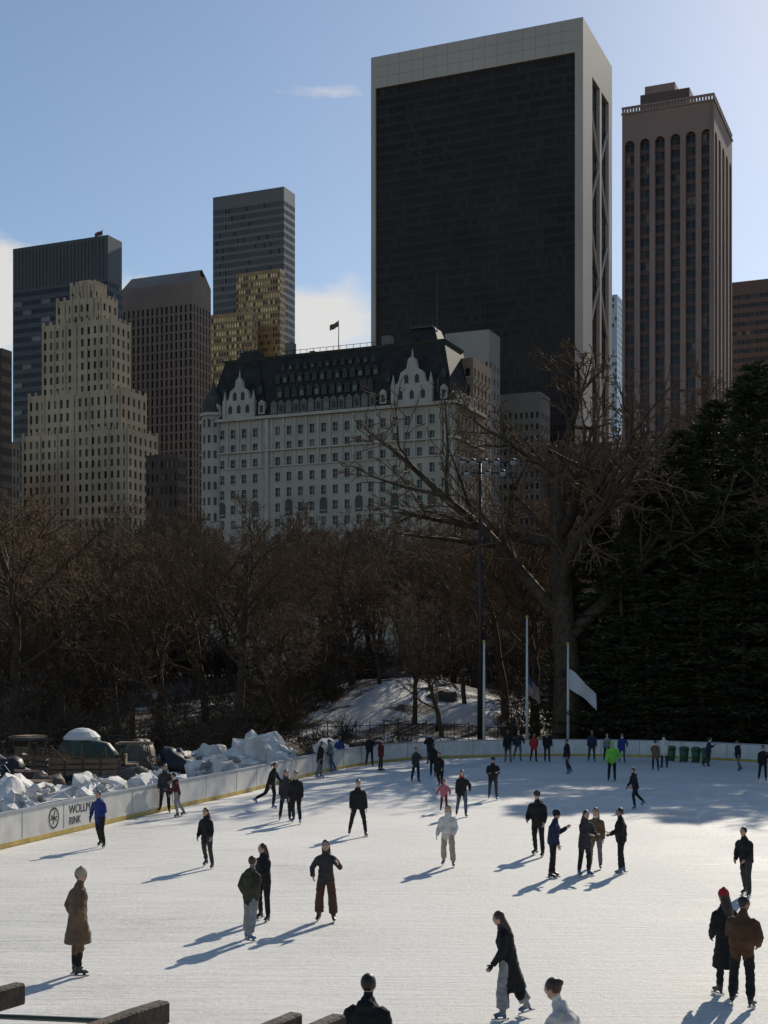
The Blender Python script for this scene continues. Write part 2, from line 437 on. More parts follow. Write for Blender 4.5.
frustum(4,HL-4,-3.7,-SD+4,79.6,80.2,-.4,cu)
def dormer(a,z,d,w=1.5,h=2.2,mt=sl,g=glA,dp=2.6):
    mb.obox(HP(a-w/2,z,d),e1*w,e2*dp,UP*h,mt)
    mb.poly([HP(a-w*.3,z+.3,d+.01),HP(a+w*.3,z+.3,d+.01),HP(a+w*.3,z+h*.85,d+.01),HP(a-w*.3,z+h*.85,d+.01)],g)
    p0,p1,p2=HP(a-w*.62,z+h,d+.12),HP(a+w*.62,z+h,d+.12),HP(a,z+h+w*.6,d+.12)
    q0,q1,q2=[p+e2*dp for p in (p0,p1,p2)]
    mb.poly([p0,p1,p2],mt);mb.poly([p0,p2,q2,q0],mt);mb.poly([p1,p2,q2,q1],mt)
dlt=mat('dormer_trim',(.16,.15,.12),.7,.2,1)
for r_,(z,w,h) in enumerate(((65.8,1.6,2.2),(69.6,1.4,1.8),(73.2,1.2,1.5),(76.4,.9,1.0))):
    for k in range(14-(r_%2)):
        dormer(19.2+(r_%2)*1+k*1.92,z,.12-(z-65.5)*.257,w,h,dlt if r_==0 else cu,glC if (k*3+r_)%5<2 else glA)
frustum(3.2,17.5,.3,-12,EZ+.71,82,5.0,sl,4.6)
frustum(45,63.4,.3,-15,EZ+.71,83.5,6.2,sl,5.6)
for a0,a1,z in ((8.4,12.4,82),(51.4,56.8,83.5)):
    mb.obox(HP(a0,z,-4.8),e1*(a1-a0),e2*3,UP*.5,cu)
    for k in range(5): mb.tube([HP(a0+(a1-a0)*k/4,z+.3,-5.0),HP(a0+(a1-a0)*k/4,z+(2.4 if k in(0,4) else 1.0),-5.0)],[.18,.04],5,cu)
def gable(a,w,zb,zs,zp,d):
    prof=[(-w/2,zb),(w/2,zb),(w/2,zs),(w*.36,zs+.8),(w*.30,zs+(zp-zs)*.45),(w*.14,zs+(zp-zs)*.6),(w*.1,zp-.6),(0,zp),(-w*.1,zp-.6),(-w*.14,zs+(zp-zs)*.6),(-w*.30,zs+(zp-zs)*.45),(-w*.36,zs+.8),(-w/2,zs)]
    f_=[HP(a+x,z,d) for x,z in prof];k_=[p+e2*1.2 for p in f_]
    mb.poly(f_,hs);mb.poly(k_,hs)
    for i in range(len(f_)): j=(i+1)%len(f_); mb.poly([f_[i],f_[j],k_[j],k_[i]],hs)
    for zz,xs_ in ((zb+1,(-w*.3,0,w*.3)),(zs+.4,(-w*.14,w*.14)),):
        for x in xs_:
            mb.poly([HP(a+x-.5,zz,d+.02),HP(a+x+.5,zz,d+.02),HP(a+x+.5,zz+1.5,d+.02),HP(a+x,zz+2.1,d+.02),HP(a+x-.5,zz+1.5,d+.02)],glA)
    for x in (-w/2,w/2):
        mb.obox(HP(a+x-.4,zb,d+.3),e1*.8,e2*1.2,UP*(zs-zb+.4),hs);mb.tube([HP(a+x,zs+.4,d-.2),HP(a+x,zs+2.6,d-.2)],[.5,.05],6,hs)
    mb.tube([HP(a,zp-.3,d-.5),HP(a,zp+1.8,d-.5)],[.3,.05],6,hs)
gable(10.3,7.6,EZ+.71,69.2,75,.65)
gable(54,9,EZ+.71,69.6,76,.65)
for a in (4.5,16.2,47,61.5): dormer(a,66,.5,1.5,2.4,hs)
for a in (5.5,15,47.5,60.8): dormer(a,71,-1.1,1.1,1.4,cu)
for k in range(4):
    p=V((C.x,C.y,66))+e2*(2.5+k*3.2)-e1*1.2
    mb.obox(p,e2*1.4,e1*1.3,UP*2.2,hs);mb.poly([p+e1*1.31+e2*.3+UP*.3,p+e1*1.31+e2*1.1+UP*.3,p+e1*1.31+e2*1.1+UP*1.9,p+e1*1.31+e2*.3+UP*1.9],glA)
tc_=HP(2.4,0,-1.3)
for k in range(12):
    a0=2*math.pi*k/12;a1=2*math.pi*(k+1)/12;r_=2.9
    p0=tc_+V((math.cos(a0)*r_,math.sin(a0)*r_,0));p1=tc_+V((math.cos(a1)*r_,math.sin(a1)*r_,0))
    u=(p1-p0);w=u.length;u=u/w;n_=V((u.y,-u.x,0))
    facade(mb,p0,u,n_,w,66.5,1,18,.5,.5,.2,hb,[glA,glB],wts=[3,1])
mb.tube([tc_+UP*66.5,tc_+UP*67.2],[3.3,3.3],16,hs)
mb.tube([tc_+UP*67.2,tc_+UP*69.5,tc_+UP*71.3,tc_+UP*73,tc_+UP*76],[2.9,2.7,1.9,.7,.05],14,cu)
for a,d,w,h in ((18.5,-7,2,5),(27,-14,3,4),(36,-12,5,3.2),(43,-8,2.2,4.5),(33,-16,8,2.6),(24,-9,1.2,3.0)):
    mb.obox(HP(a,79,d),e1*w,e2*2,UP*h,dlt if w<4 else sl)
for k in range(16):
    mb.tube([HP(19+k*1.7,80.2,-4),HP(19+k*1.7,81.2,-4)],[.06,.06],4,sl)
mb.tube([HP(19,81.2,-4),HP(44.5,81.2,-4)],[.06,.06],4,sl)
c2=C+e2*13.5-e1*.5
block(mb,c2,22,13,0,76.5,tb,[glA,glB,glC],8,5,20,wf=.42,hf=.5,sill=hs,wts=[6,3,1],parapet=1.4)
def pole(a,d,z0,z1,r=.12): mb.tube([HP(a,z0,d),HP(a,z1,d)],[r,r*.6],6,bl)
pole(33.5,-5,79,87.5);pole(57.5,-6,82,96,.1)
flg=mat('flag_cloth',(.10,.11,.05),.8,.4,1)
for k in range(5):
    x0,x1=k*.45,(k+1)*.45
    mb.poly([HP(33.5-x0,87.2-x0*.35,-5+.2*math.sin(x0*4)),HP(33.5-x1,87.2-x1*.35,-5+.2*math.sin(x1*4)),HP(33.5-x1,85.9-x1*.35,-5+.2*math.sin(x1*4)),HP(33.5-x0,85.9-x0*.35,-5+.2*math.sin(x0*4))],flg)
mb.obj('grand_hotel')
# ------------------------------------------------------------------ big slab tower
tr=mat('travertine',(.47,.41,.35),.7,.10,.04)
dg=mat('dark_tinted_glass',(.034,.028,.024),.25,.25,.05,spec=.10)
dg2=mat('dark_tinted_glass2',(.045,.037,.031),.25,.2,.1,spec=.12)
dg3=mat('dark_tinted_glass3',(.024,.021,.019),.25,.2,.1,spec=.18)
dmul=mat('bronze_mullion_dark',(.044,.037,.033),.6,.1,.1,spec=.15)
D=425;Lf,S=lens_(583,371,612,D);c=corner(583,D);zt=bz(17,D)
mb=MB()
def SP(a,z,d=0): return c-e1*(Lf-a)-e2*d+UP*z
zb=75
facade(mb,SP(1.6,zb,-.8),e1,-e2,Lf-4.2,zt-10.5-zb,46,40,.82,.62,.1,dmul,[dg,dg2,dg3],wts=[12,4,5])
for a0,a1 in ((0,1.6),(Lf-2.6,Lf)): mb.obox(SP(a0,zb,0),e1*(a1-a0),e2*3,UP*(zt-zb),tr)
mb.obox(SP(1.6,zt-10.5,0),e1*(Lf-4.2),e2*3,UP*10.5,tr)
for k in range(1,3):
    mb.obox(SP(1.7,zt-10.5*k/3,.01),e1*(Lf-4.4),e2*.012,UP*.08,seam)
for k in range(1,16):
    mb.obox(SP(1.7+(Lf-4.4)*k/16,zt-10.4,.01),e1*.07,e2*.009,UP*10.3,seam)
prevd=0;pz=zb
for k in range(1,9):
    t=k/8;z=zb*(1-t);d=16*t*t
    mb.poly([SP(1.6,z,d-.8),SP(Lf-2.6,z,d-.8),SP(Lf-2.6,pz,prevd-.8),SP(1.6,pz,prevd-.8)],dg)
    for a0,a1 in ((0,1.6),(Lf-2.6,Lf)):
        mb.poly([SP(a0,z,d),SP(a1,z,d),SP(a1,pz,prevd),SP(a0,pz,prevd)],tr)
    mb.poly([SP(Lf,z,0),SP(Lf,z,d),SP(Lf,pz,prevd),SP(Lf,pz,0)],tr)
    for q_ in (1,2):
        zz=z+(pz-z)*q_/3;dd=d+(prevd-d)*q_/3
        mb.obox(SP(1.7,zz,dd-.7),e1*(Lf-4.4),e2*.1,UP*.5,dmul)
    prevd=d;pz=z
cz=V((c.x,c.y,0))
def SS(s,z,d=0): return cz+e2*s+e1*d+UP*z
for s0,s1,m_ in [(3,S*.30,tr),(S*.30,S*.56,None),(S*.56,S*.62,tr),(S*.62,S*.88,None),(S*.88,S,tr)]:
    if m_: mb.obox(SS(s0,0,-2),e2*(s1-s0),e1*2,UP*zt,tr)
    else:
        facade(mb,SS(s0,0,-1.2),e2,e1,s1-s0,zt-14,3,44,.8,.65,.1,dmul,[dg,dg3])
        mb.obox(SS(s0,zt-14,-2),e2*(s1-s0),e1*2,UP*14,tr)
for k in range(3):
    z0=80+k*38;sA,sB=S*.30,S*.88
    for (p,q_) in (((sA,z0),(sB,z0+30)),((sB,z0),(sA,z0+30))):
        mb.tube([SS(p[0],p[1],-.6),SS(q_[0],q_[1],-.6)],[.55,.55],4,tr)
mb.poly([SP(0,0,-3),SP(0,0,-S),SP(0,zt,-S),SP(0,zt,-3)],tr);mb.poly([SP(0,0,-S),SP(Lf,0,-S),SP(Lf,zt,-S),SP(0,zt,-S)],tr)
mb.poly([SP(0,zt-.5,0),SP(Lf,zt-.5,0),SP(Lf,zt-.5,-S),SP(0,zt-.5,-S)],roofm)
mb.obj('slab_skyscraper')
# ------------------------------------------------------------------ arched hotel tower
pk=mat('brown_precast',(.13,.082,.07),.75,.1,.1)
pk2=mat('brown_precast_light',(.30,.195,.16),.75,.1,.1)
D=350;Lf,S=lens_(714,622,732,D);c=corner(714,D);zt=bz(92,D)
mb=MB();c.z=0
def arched(o,u,n,W,nb,H):
    cw=W/nb;pw=cw*.36;archtop=H-7
    for i in range(nb):
        x0=i*cw+pw/2;x1=(i+1)*cw-pw/2;rr=(x1-x0)/2;xc=(x0+x1)/2;zs=archtop-rr
        def P(a,z,d=0): return o+u*a+UP*z+n*d
        mb.obox(P(i*cw,0,-1.2),u*(pw/2),n*1.2,UP*H,pk2);mb.obox(P(x1,0,-1.2),u*(pw/2),n*1.2,UP*H,pk2)
        prevp=(x0,zs)
        for k in range(1,11):
            an=math.pi-math.pi*k/10;q_=(xc+rr*math.cos(an),zs+rr*math.sin(an))
            mb.poly([P(prevp[0],prevp[1]),P(q_[0],q_[1]),P(q_[0],H),P(prevp[0],H)],pk2)
            mb.poly([P(prevp[0],prevp[1]),P(q_[0],q_[1]),P(q_[0],q_[1],-1.2),P(prevp[0],prevp[1],-1.2)],pk2)
            prevp=q_
        facade(mb,P(x0,0,-1.1),u,n,x1-x0,archtop,2,46,.84,.62,.2,pk,[glA,glB,glC],wts=[7,3,.6])
arched(c-e1*Lf,e1,-e2,Lf,6,zt-2.2)
arched(c+UP*0,e2,e1,S,5,zt-2.2)
a=c-e1*Lf
mb.poly([a,a+e2*S,a+e2*S+UP*zt,a+UP*zt],pk2);mb.poly([a+e2*S,c+e2*S,c+e2*S+UP*zt,a+e2*S+UP*zt],pk2)
t=UP*(zt-2.2);mb.poly([a+t,c+t,c+e2*S+t,a+e2*S+t],roofm)
T=c+UP*(zt-2.2)
mb.obox(T-e1*(Lf+.2)-e2*.25,e1*(Lf+.5),e2*.5,UP*.4,pk2);mb.obox(T-e1*.3+e2*.3,e1*.6,e2*(S-.3),UP*.39,pk2)
for k in range(31): mb.obox(T-e1*(Lf-k*(Lf-.4)/30)+UP*.4,e1*.5,e2*.4,UP*1.1,pk2)
for k in range(1,25): mb.obox(T-e1*.4+e2*(k*(S-.4)/24)+UP*.4,e1*.4,e2*.5,UP*1.1,pk2)
mb.obox(T-e1*(Lf+.1)+UP*1.5-e2*.1,e1*(Lf+.2),e2*.5,UP*.5,pk2);mb.obox(T-e1*.5+e2*.5+UP*1.5,e1*.6,e2*(S-.5),UP*.49,pk2)
mb.obox(T-e1*(Lf-3.5)+e2*6,e1*13,e2*12,UP*7,pk);mb.obox(T-e1*(Lf-4.5)+e2*7+UP*7,e1*8,e2*8,UP*2.5,pk2)
mb.obj('arched_hotel_tower')
br=mat('brown_brick',(.13,.085,.07),.85,.1,.1)
mb,*_=simple(728,800,830,480,278,br,[glA,glB,glC],16,10,44,wf=.85,hf=.45,rec=.2,mt=3,wts=[6,3,.5]);mb.obj('office_building')
lg=mat('pale_stone',(.36,.32,.27),.8,.08,.2)
mb,*_=simple(445,489,500,380,333,lg,[glA,glB],9,3,24,wf=.4,hf=.5,mt=7);mb.obj('stone_apartment_building')
lg2=mat('grey_brick',(.24,.20,.165),.85,.1,.2)
mb,*_=simple(492,540,550,400,395,lg2,[glA,glB],9,5,24,wf=.45,hf=.5,mt=4);mb.obj('stone_apartment_building')
pg=mat('pale_glass',(.35,.42,.5),.3,.1,.05)
mb,*_=simple(606,617,622,900,296,pg,[pg,gg],4,3,60,wf=.8,hf=.6,rec=.1);mb.obj('distant_glass_tower')
mb,*_=simple(548,612,628,400,445,br,[glA,glB],12,5,24,wf=.5);mb.obj('brick_building')
mb,*_=simple(-90,-10,20,400,440,st_,[glA,glB],14,8,18,wf=.45);mb.obj('stone_apartment_building')
mb,*_=simple(620,790,830,300,500,dk,[glA,glB],24,8,16,wf=.5);mb.obj('brick_building')

# ------------------------------------------------------------------ trees
bark=mat('bark',(.075,.055,.038),.9,.4,3,.4,12,spec=.2)
twig=mat('twigs',(.15,.098,.06),.9,.3,1,spec=.1)
def perp(d,az):
    a=d.orthogonal().normalized();b=d.cross(a);return a*math.cos(az)+b*math.sin(az)
def grow(mb,p,d,L_,r,lev,cfg,rng):
    ns=cfg['seg'][lev];pts=[p.copy()];rad=[r];ds=[]
    tp=cfg['taper'][lev]
    for i in range(ns):
        d=(d+V((rng.gauss(0,1),rng.gauss(0,1),rng.gauss(0,.6)))*cfg['wob'][lev]+UP*cfg['up'][lev]).normalized()
        p=p+d*(L_/ns);pts.append(p.copy());rad.append(max(cfg['rmin'],r*(1-tp*(i+1)/ns)));ds.append(d.copy())
    mb.tube(pts,rad,cfg['sides'][lev],bark if lev<3 else twig,cap=False)
    if lev<len(cfg['n']):
        n=cfg['n'][lev];az=rng.uniform(0,6.28)
        for k in range(n):
            t=cfg['t0'][lev]+(1-cfg['t0'][lev])*(k+rng.random())/n;t=min(t,.999)
            i=min(int(t*ns),ns-1);f=t*ns-i;q=pts[i].lerp(pts[i+1],f);rr=rad[i]*(1-f)+rad[i+1]*f
            az+=2.4+rng.uniform(-.5,.5);an=R(rng.uniform(*cfg['ang'][lev]))
            dd=(ds[i]*math.cos(an)+perp(ds[i],az)*math.sin(an)).normalized()
            grow(mb,q,dd,L_*cfg['lf'][lev]*(1.15-.55*t)*rng.uniform(.75,1.2),max(cfg['rmin'],rr*cfg['rf'][lev]),lev+1,cfg,rng)
def bare(seed,H,wide=1.0,dense=1.0,r0=None,rmin=.016,rf=.55,t0=.35,last=5):
    rng=random.Random(seed);mb=MB()
    cfg=dict(seg=[7,6,4,3,2],taper=[.6,.75,.75,.7,.6],wob=[.08,.14,.17,.2,.22],up=[.02,.07,.05,.03,.0],sides=[8,6,4,3,3],rmin=rmin,
      n=[int(9*dense),int(8*dense),7,last],t0=[t0,.2,.15,.1],ang=[(25,55*wide),(25,60),(25,60),(25,60)],lf=[.72,.5,.5,.5],rf=[rf,rf,.55,.6])
    grow(mb,V((0,0,-.3)),UP,H*.60,(r0 or H*.017),0,cfg,rng)
    z=max(v[2] for v in mb.v);k=H/z;mb.v=[(a*k,b_*k,c_*k) for a,b_,c_ in mb.v]
    return mb.mesh('bare_tree',True)
bares=[bare(11,18),bare(12,18,1.2),bare(13,18,.9),bare(14,18,1.1),bare(15,18,1.0,1.1)]
bigt=bare(31,27,1.5,1.0,.80,.026,.64,.28,4)
rng=random.Random(5)
cnt=0
def put_bare(x,y,h,me=None):
    me=me or rng.choice(bares);s=h/18
    w_=min(s,1.2)
    place('bare_tree',me,(x,y,height(x,y)-.2),rng.uniform(0,6.28),(w_*rng.uniform(.9,1.1),w_*rng.uniform(.9,1.1),s))
for u,D,vt in [(240,98,485),(160,101,520),(118,104,535),(60,99,515),(15,92,470),(292,106,535),(415,104,575),(352,122,520),(205,112,515),(90,115,515),(465,112,550),(505,108,520),(535,102,490),(-30,95,470),(330,116,545),(380,118,560),(-80,90,500),(272,96,590),(442,99,610),(135,97,570),(40,97,580),(640,100,430),(690,112,370),(740,118,345),(870,86,400),(940,80,380),(1020,74,380)]:
    put_bare(bx(u,D),D,bz(vt,D)-height(bx(u,D),D))
tries=0
while cnt<70 and tries<3000:
    tries+=1
    u=rng.uniform(-220,620);D=rng.uniform(114,185);x=bx(u,D)
    if abs(x-1)<7 and D<126: continue
    put_bare(x,D,min(27,bz(rng.uniform(500,560),D)-4));cnt+=1
place('bare_tree',bigt,(bx(566,93),93,height(bx(566,93),93)-.2),1.1,(1.05,1.0,1.04))
# conifers
needle=mat('pine_needles',(.036,.05,.024),.8,.5,1.2,spec=.2)
needle2=mat('pine_needles_dry',(.10,.09,.042),.8,.4,1.2,spec=.2)
def conifer(seed,H,Rm,droop=.15,skip=.12):
    rng=random.Random(seed);mb=MB()
    pts=[V((.15*math.sin(i*.9),.12*math.cos(i*1.3),H*i/10)) for i in range(11)]
    mb.tube(pts,[.38*(1-.93*i/10) for i in range(11)],8,bark,cap=False)
    z=H*.04
    while z<H*.985:
        t=z/H
        prof=(1-t)**.7*(.75+.35*math.sin(min(1,t*4)*1.57))*rng.uniform(.8,1.15)
        nb=rng.randint(5,6);a0=rng.uniform(0,6.28)
        for k in range(nb):
            if rng.random()<skip: continue
            az=a0+6.283*k/nb+rng.uniform(-.3,.3);Lb=Rm*prof*rng.uniform(.6,1.25)+.35
            lift=rng.uniform(-.05,.3)-droop*(1-t)
            d=V((math.cos(az),math.sin(az),lift)).normalized();sd=V((-math.sin(az),math.cos(az),0))
            base=V((0,0,z))
            tip=base+d*Lb+V((0,0,-.06*Lb+.0))
            mid=base+d*(Lb*.55)+V((0,0,-.05*Lb))
            mb.tube([base,mid,tip],[.05+.012*Lb,.03,.012],3,bark,cap=False)
            nc=int(10+Lb*13)
            for q in range(nc):
                s=rng.uniform(.12,1.04)**.75
                cp=(base.lerp(mid,s/.55) if s<.55 else mid.lerp(tip,(s-.55)/.45))
                w=(.15+.34*Lb*.5*math.sin(min(1,s)*2.6))
                cp=cp+sd*rng.gauss(0,w*.6)+V((0,0,rng.gauss(-.03,.12)))
                nm=needle if rng.random()<.7 else needle2
                for e in range(3):
                    dd=(d*rng.uniform(.3,1)+sd*rng.uniform(-.9,.9)+V((0,0,rng.uniform(-.35,.45)))).normalized()
                    l_=rng.uniform(.28,.55);pp=dd.cross(V((rng.gauss(0,1),rng.gauss(0,1),rng.gauss(0,1)))).normalized()*rng.uniform(.05,.085)
                    mb.poly([cp-pp,cp+pp,cp+dd*l_],nm)
        z+=rng.uniform(.5,.95)*(1 if t<.8 else .6)
    return mb.mesh('pine_tree')
cons=[conifer(1,22,5.2),conifer(2,22,4.2,.25),conifer(3,22,6.0,.05,.2)]
for i,(u,D,vt,w) in enumerate([(572,96,570,1),(597,97,500,1.2),(622,93,540,1.3),(652,99,462,1.1),(683,95,425,1.1),(715,99,398,1.1),(757,93,356,1.15),(800,96,350,1.1),(835,88,370,1.1),(668,106,470,1.2),(725,110,430,1.2),(780,108,400,1.2),(637,108,500,1.2),(900,84,390,1.0),(330,142,560,.8),(300,150,570,.8),(648,91,600,1.7),(700,91,570,1.6),(742,90,560,1.6)]):
    x=bx(u,D);hz=height(x,D);h=bz(vt,D)-hz;s=h/22
    place('pine_tree',cons[i%3],(x,D,hz-.2),i*1.9,(s*w*.95,s*w*.95,s))
def brush(seed):
    rng=random.Random(seed);mb=MB()
    cfg=dict(seg=[4,3,2,2],taper=[.6,.7,.7,.6],wob=[.15,.2,.2,.2],up=[.06,.04,.0,0],sides=[4,3,3,3],rmin=.014,n=[8,5],t0=[.15,.1],ang=[(20,60),(20,60)],lf=[.5,.5],rf=[.6,.6])
    for k in range(20):
        a=rng.uniform(0,6.28);r_=rng.uniform(0,1.6)
        grow(mb,V((math.cos(a)*r_,math.sin(a)*r_,-.1)),V((math.cos(a)*.5,math.sin(a)*.5,1)).normalized(),rng.uniform(1.8,3.6),.03,0,cfg,rng)
    for k in range(500):
        a=rng.uniform(0,6.28);r_=rng.uniform(0,2.1);z=rng.uniform(.1,2.6)*(1-r_/3);c_=V((math.cos(a)*r_,math.sin(a)*r_,z))
        d=V((rng.gauss(0,1),rng.gauss(0,1),rng.gauss(0,1))).normalized();p=d.orthogonal().normalized()*.05
        mb.poly([c_-p,c_+p,c_+d*.16],twig if rng.random()<.6 else needle)
    return mb.mesh('shrub')
br_=[brush(1),brush(2),brush(3)]
rng=random.Random(9);k=0
while k<115:
    u=rng.uniform(-120,820);D=rng.uniform(90,170);x=bx(u,D)
    if abs(x-2)<8 and D<124 and rng.random()<.7: continue
    if x<-4 and D<93 : continue
    s=rng.uniform(.7,1.3)*(1.4 if D>125 else 1)*(.55 if abs(x-2)<8 and D<124 else 1)
    place('shrub',rng.choice(br_),(x,D,height(x,D)),rng.uniform(0,6),s);k+=1
for (x,y,s) in [(-24,68,.8),(-21,78,.9),(-17,84,1),(-12.5,86,.8),(-25,84,1.1),(-19.5,88,1),(-8,88,.6),(-15,90,.9),(-27,60,.9),(-29,75,1.2),(-11,90,.7),(-5,91,.6),(-14.5,78,.6)]:
    place('shrub',br_[int(x)%3],(x,y,height(x,y)),x,s)

rock=mat('rock',(.085,.075,.065),.9,.3,1,.5,5)
for i,(x,y,s) in enumerate([(5,113,1.0),(10,104,1.0),(13,98,1.1),(1,126,1.2)]):
    mb=MB();mb.ell((0,0,0),(s*1.3,s,s*.55),rock,10,16,nz=.6,seed=i*3.1);mb.obj('boulder',True,(x,y,height(x,y)),i)
# ------------------------------------------------------------------ iron fence
mb=MB()
fp=[(-40,84),(-30,90),(-20,93.5),(-12,95.5),(-4,96.5),(4,97.5),(12,97),(18,95)]
fpts=catmull(fp,16)
for i,p in enumerate(fpts): p.z=height(p.x,p.y)
for i in range(len(fpts)-1):
    a,b_=fpts[i],fpts[i+1];d=b_-a;n=max(1,int(d.length/.22))
    for zz in (.25,1.15): mb.tube([a+UP*zz,b_+UP*zz],[.022,.022],4,blackm,cap=False)
    for k in range(n):
        q_=a+d*k/n;mb.tube([q_,q_+UP*1.35],[.012,.012],3,blackm,cap=False)
    if i%2==0: mb.tube([a,a+UP*1.5],[.04,.04],5,blackm)
mb.obj('iron_fence')
# ------------------------------------------------------------------ flagpoles
polem=mat('white_pole',(.62,.61,.58),.35,.05)
flagw=mat('white_flag',(.75,.75,.74),.8,.05,trans=.3)
flagr=mat('red_flag',(.2,.04,.04),.8,.1);flagb=mat('blue_flag',(.03,.04,.1),.8,.1);flagg=mat('grey_flag',(.3,.29,.28),.8,.1)
def flagpole(u,D,vt,flag):
    mb=MB();H=bz(vt,D);x=bx(u,D);z0=height(x,D)
    mb.tube([V((0,0,0)),V((0,0,H-z0))],[.11,.06],10,polem);mb.ell((0,0,H-z0+.08),(.11,.11,.11),yell,6,8);mb.tube([V((0,0,0)),V((0,0,.25))],[.2,.16],10,polem)
    if flag:
        W,Hh,zt_,droop=flag['w'],flag['h'],flag['z']-z0,flag['droop'];nx_,nz_=14,14
        def P(i,j):
            s=i/nx_;t=j/nz_
            return V((.06+W*s,.16*math.sin(s*9+t*2)*s+.05*math.sin(t*7),zt_-Hh*t*(1-.25*s)-droop*s**1.2+.05*math.sin(s*8+t*3)))
        for i in range(nx_):
            for j in range(nz_):
                m_=flagw
                if flag['us']: m_=flagb if (i<6 and j<7) else (flagr if j%2==0 else flagg)
                mb.poly([P(i,j),P(i+1,j),P(i+1,j+1),P(i,j+1)],m_)
    mb.obj('flagpole',True,(x,D,z0))
flagpole(484,89.5,643,None)
flagpole(527,90,618,dict(w=.75,h=1.2,z=bz(676,90),droop=.9,us=True))
flagpole(568,90,645,dict(w=1.8,h=1.3,z=bz(669,90),droop=1.7,us=False))
mb=MB();D=92;x=bx(480,D);z0=height(x,D);H=bz(462,D)-z0
mb.tube([V((0,0,0)),V((0,0,H*.5)),V((0,0,H))],[.2,.15,.1],10,blackm)
for zz in (0,-.75): mb.tube([V((-1.3,0,H+zz)),V((2.3,0,H+zz))],[.05,.05],6,blackm)
lens=mat('lamp_lens',(.3,.3,.3),.2,.1)
for k,(xx,zz) in enumerate([(-1.2,0),(-.5,0),(.3,0),(1.1,0),(2.2,0),(-.9,-.75),(.5,-.75),(1.5,-.75)]):
    mb.tube([V((xx,-.05,H+zz+.1)),V((xx,-.25,H+zz+.02)),V((xx,-.5,H+zz-.12))],[.1,.2,.26],10,blackm);mb.tube([V((xx,-.505,H+zz-.125)),V((xx,-.52,H+zz-.13))],[.24,.23],10,lens)
mb.tube([V((0,.18,1)),V((0,.18,3))],[.12,.12],6,blackm)
mb.obj('floodlight_mast',True,(x,D,z0))
for (u,D) in ((155,99),(437,101)):
    mb=MB();x=bx(u,D)
    mb.tube([V((0,0,0)),V((0,0,.5)),V((0,0,.6)),V((0,0,3.2))],[.14,.12,.06,.045],8,blackm)
    mb.ell((0,0,3.5),(.2,.2,.3),lens,8,10);mb.tube([V((0,0,3.75)),V((0,0,3.9)),V((0,0,4.0))],[.2,.1,.03],8,blackm)
    mb.obj('street_lamp',True,(x,D,height(x,D)))

# ------------------------------------------------------------------ snow piles
snow=mat('snow',(.64,.62,.59),.8,.22,1.3,.7,6)
snowd=mat('snow_dirty',(.28,.26,.24),.9,.4,1.5,.6,6)
def pile(x,y,lx,ly,h,seed,rz=0):
    rng=random.Random(seed);mb=MB()
    mb.ell((0,0,0),(lx,ly,h),snow,16,28,nz=.6,seed=seed)
    for k in range(int(48*lx*ly**.5)):
        a=rng.uniform(0,6.28);r_=rng.random()**.6;s=rng.uniform(.05,.26)
        px,py=math.cos(a)*r_*lx,math.sin(a)*r_*ly
        mb.ell((px,py,h*math.sqrt(max(0,1-r_*r_))*.9+rng.uniform(-.1,.1)),(s,s*rng.uniform(.6,1),s*rng.uniform(.5,.9)),snow if rng.random()<.72 else snowd,5,7,nz=.9,seed=rng.random()*50)
    mb.obj('snow_pile',False,(x,y,height(x,y)),rz)
pile(-14.2,43,1.6,2.6,1.05,1,.2);pile(-12.6,47.5,1.5,2.8,1.3,2,-.3);pile(-11.2,52.5,1.4,2.4,1.2,3)
pile(-9.5,57.5,1.3,2.2,1.15,4,-.2);pile(-7.7,64.5,1.5,2.4,1.4,5,-.2);pile(-6.1,71.5,1.7,2.3,1.8,6);pile(-7.2,79,1.8,1.8,1.5,7);pile(-15.7,49.5,1.5,1.5,.9,8)
pile(-3.0,81.5,1.5,1.2,1.1,10);pile(-9.4,72.5,1.4,1.3,1.3,11)
# ------------------------------------------------------------------ yard vehicles
rub=mat('tyre_rubber',(.02,.02,.02),.9,.2,5);metalg=mat('grey_metal',(.10,.10,.095),.5,.3,2);red=mat('faded_red_paint',(.085,.03,.02),.6,.3,2)
grn=mat('dark_green_paint',(.03,.055,.035),.5,.3,2);tan=mat('tan_canvas',(.19,.13,.08),.8,.3,2);wht=mat('white_canvas',(.6,.6,.57),.7,.05)
tarp=mat('brown_tarp',(.12,.09,.06),.6,.3,2,.5,4)
def wheel(mb,c,r,w):
    c=V(c);a=V((0,1,0))
    mb.tube([c-a*w/2,c-a*w*.42,c+a*w*.42,c+a*w/2],[r*.86,r,r,r*.86],16,rub);mb.tube([c-a*(w/2+.01),c+a*(w/2+.01)],[r*.5,r*.5],10,metalg)
    for k in range(12):
        an=6.283*k/12;p=c+V((math.cos(an)*r,0,math.sin(an)*r));mb.cbox(p,(.07,w*.9,.07),rub)
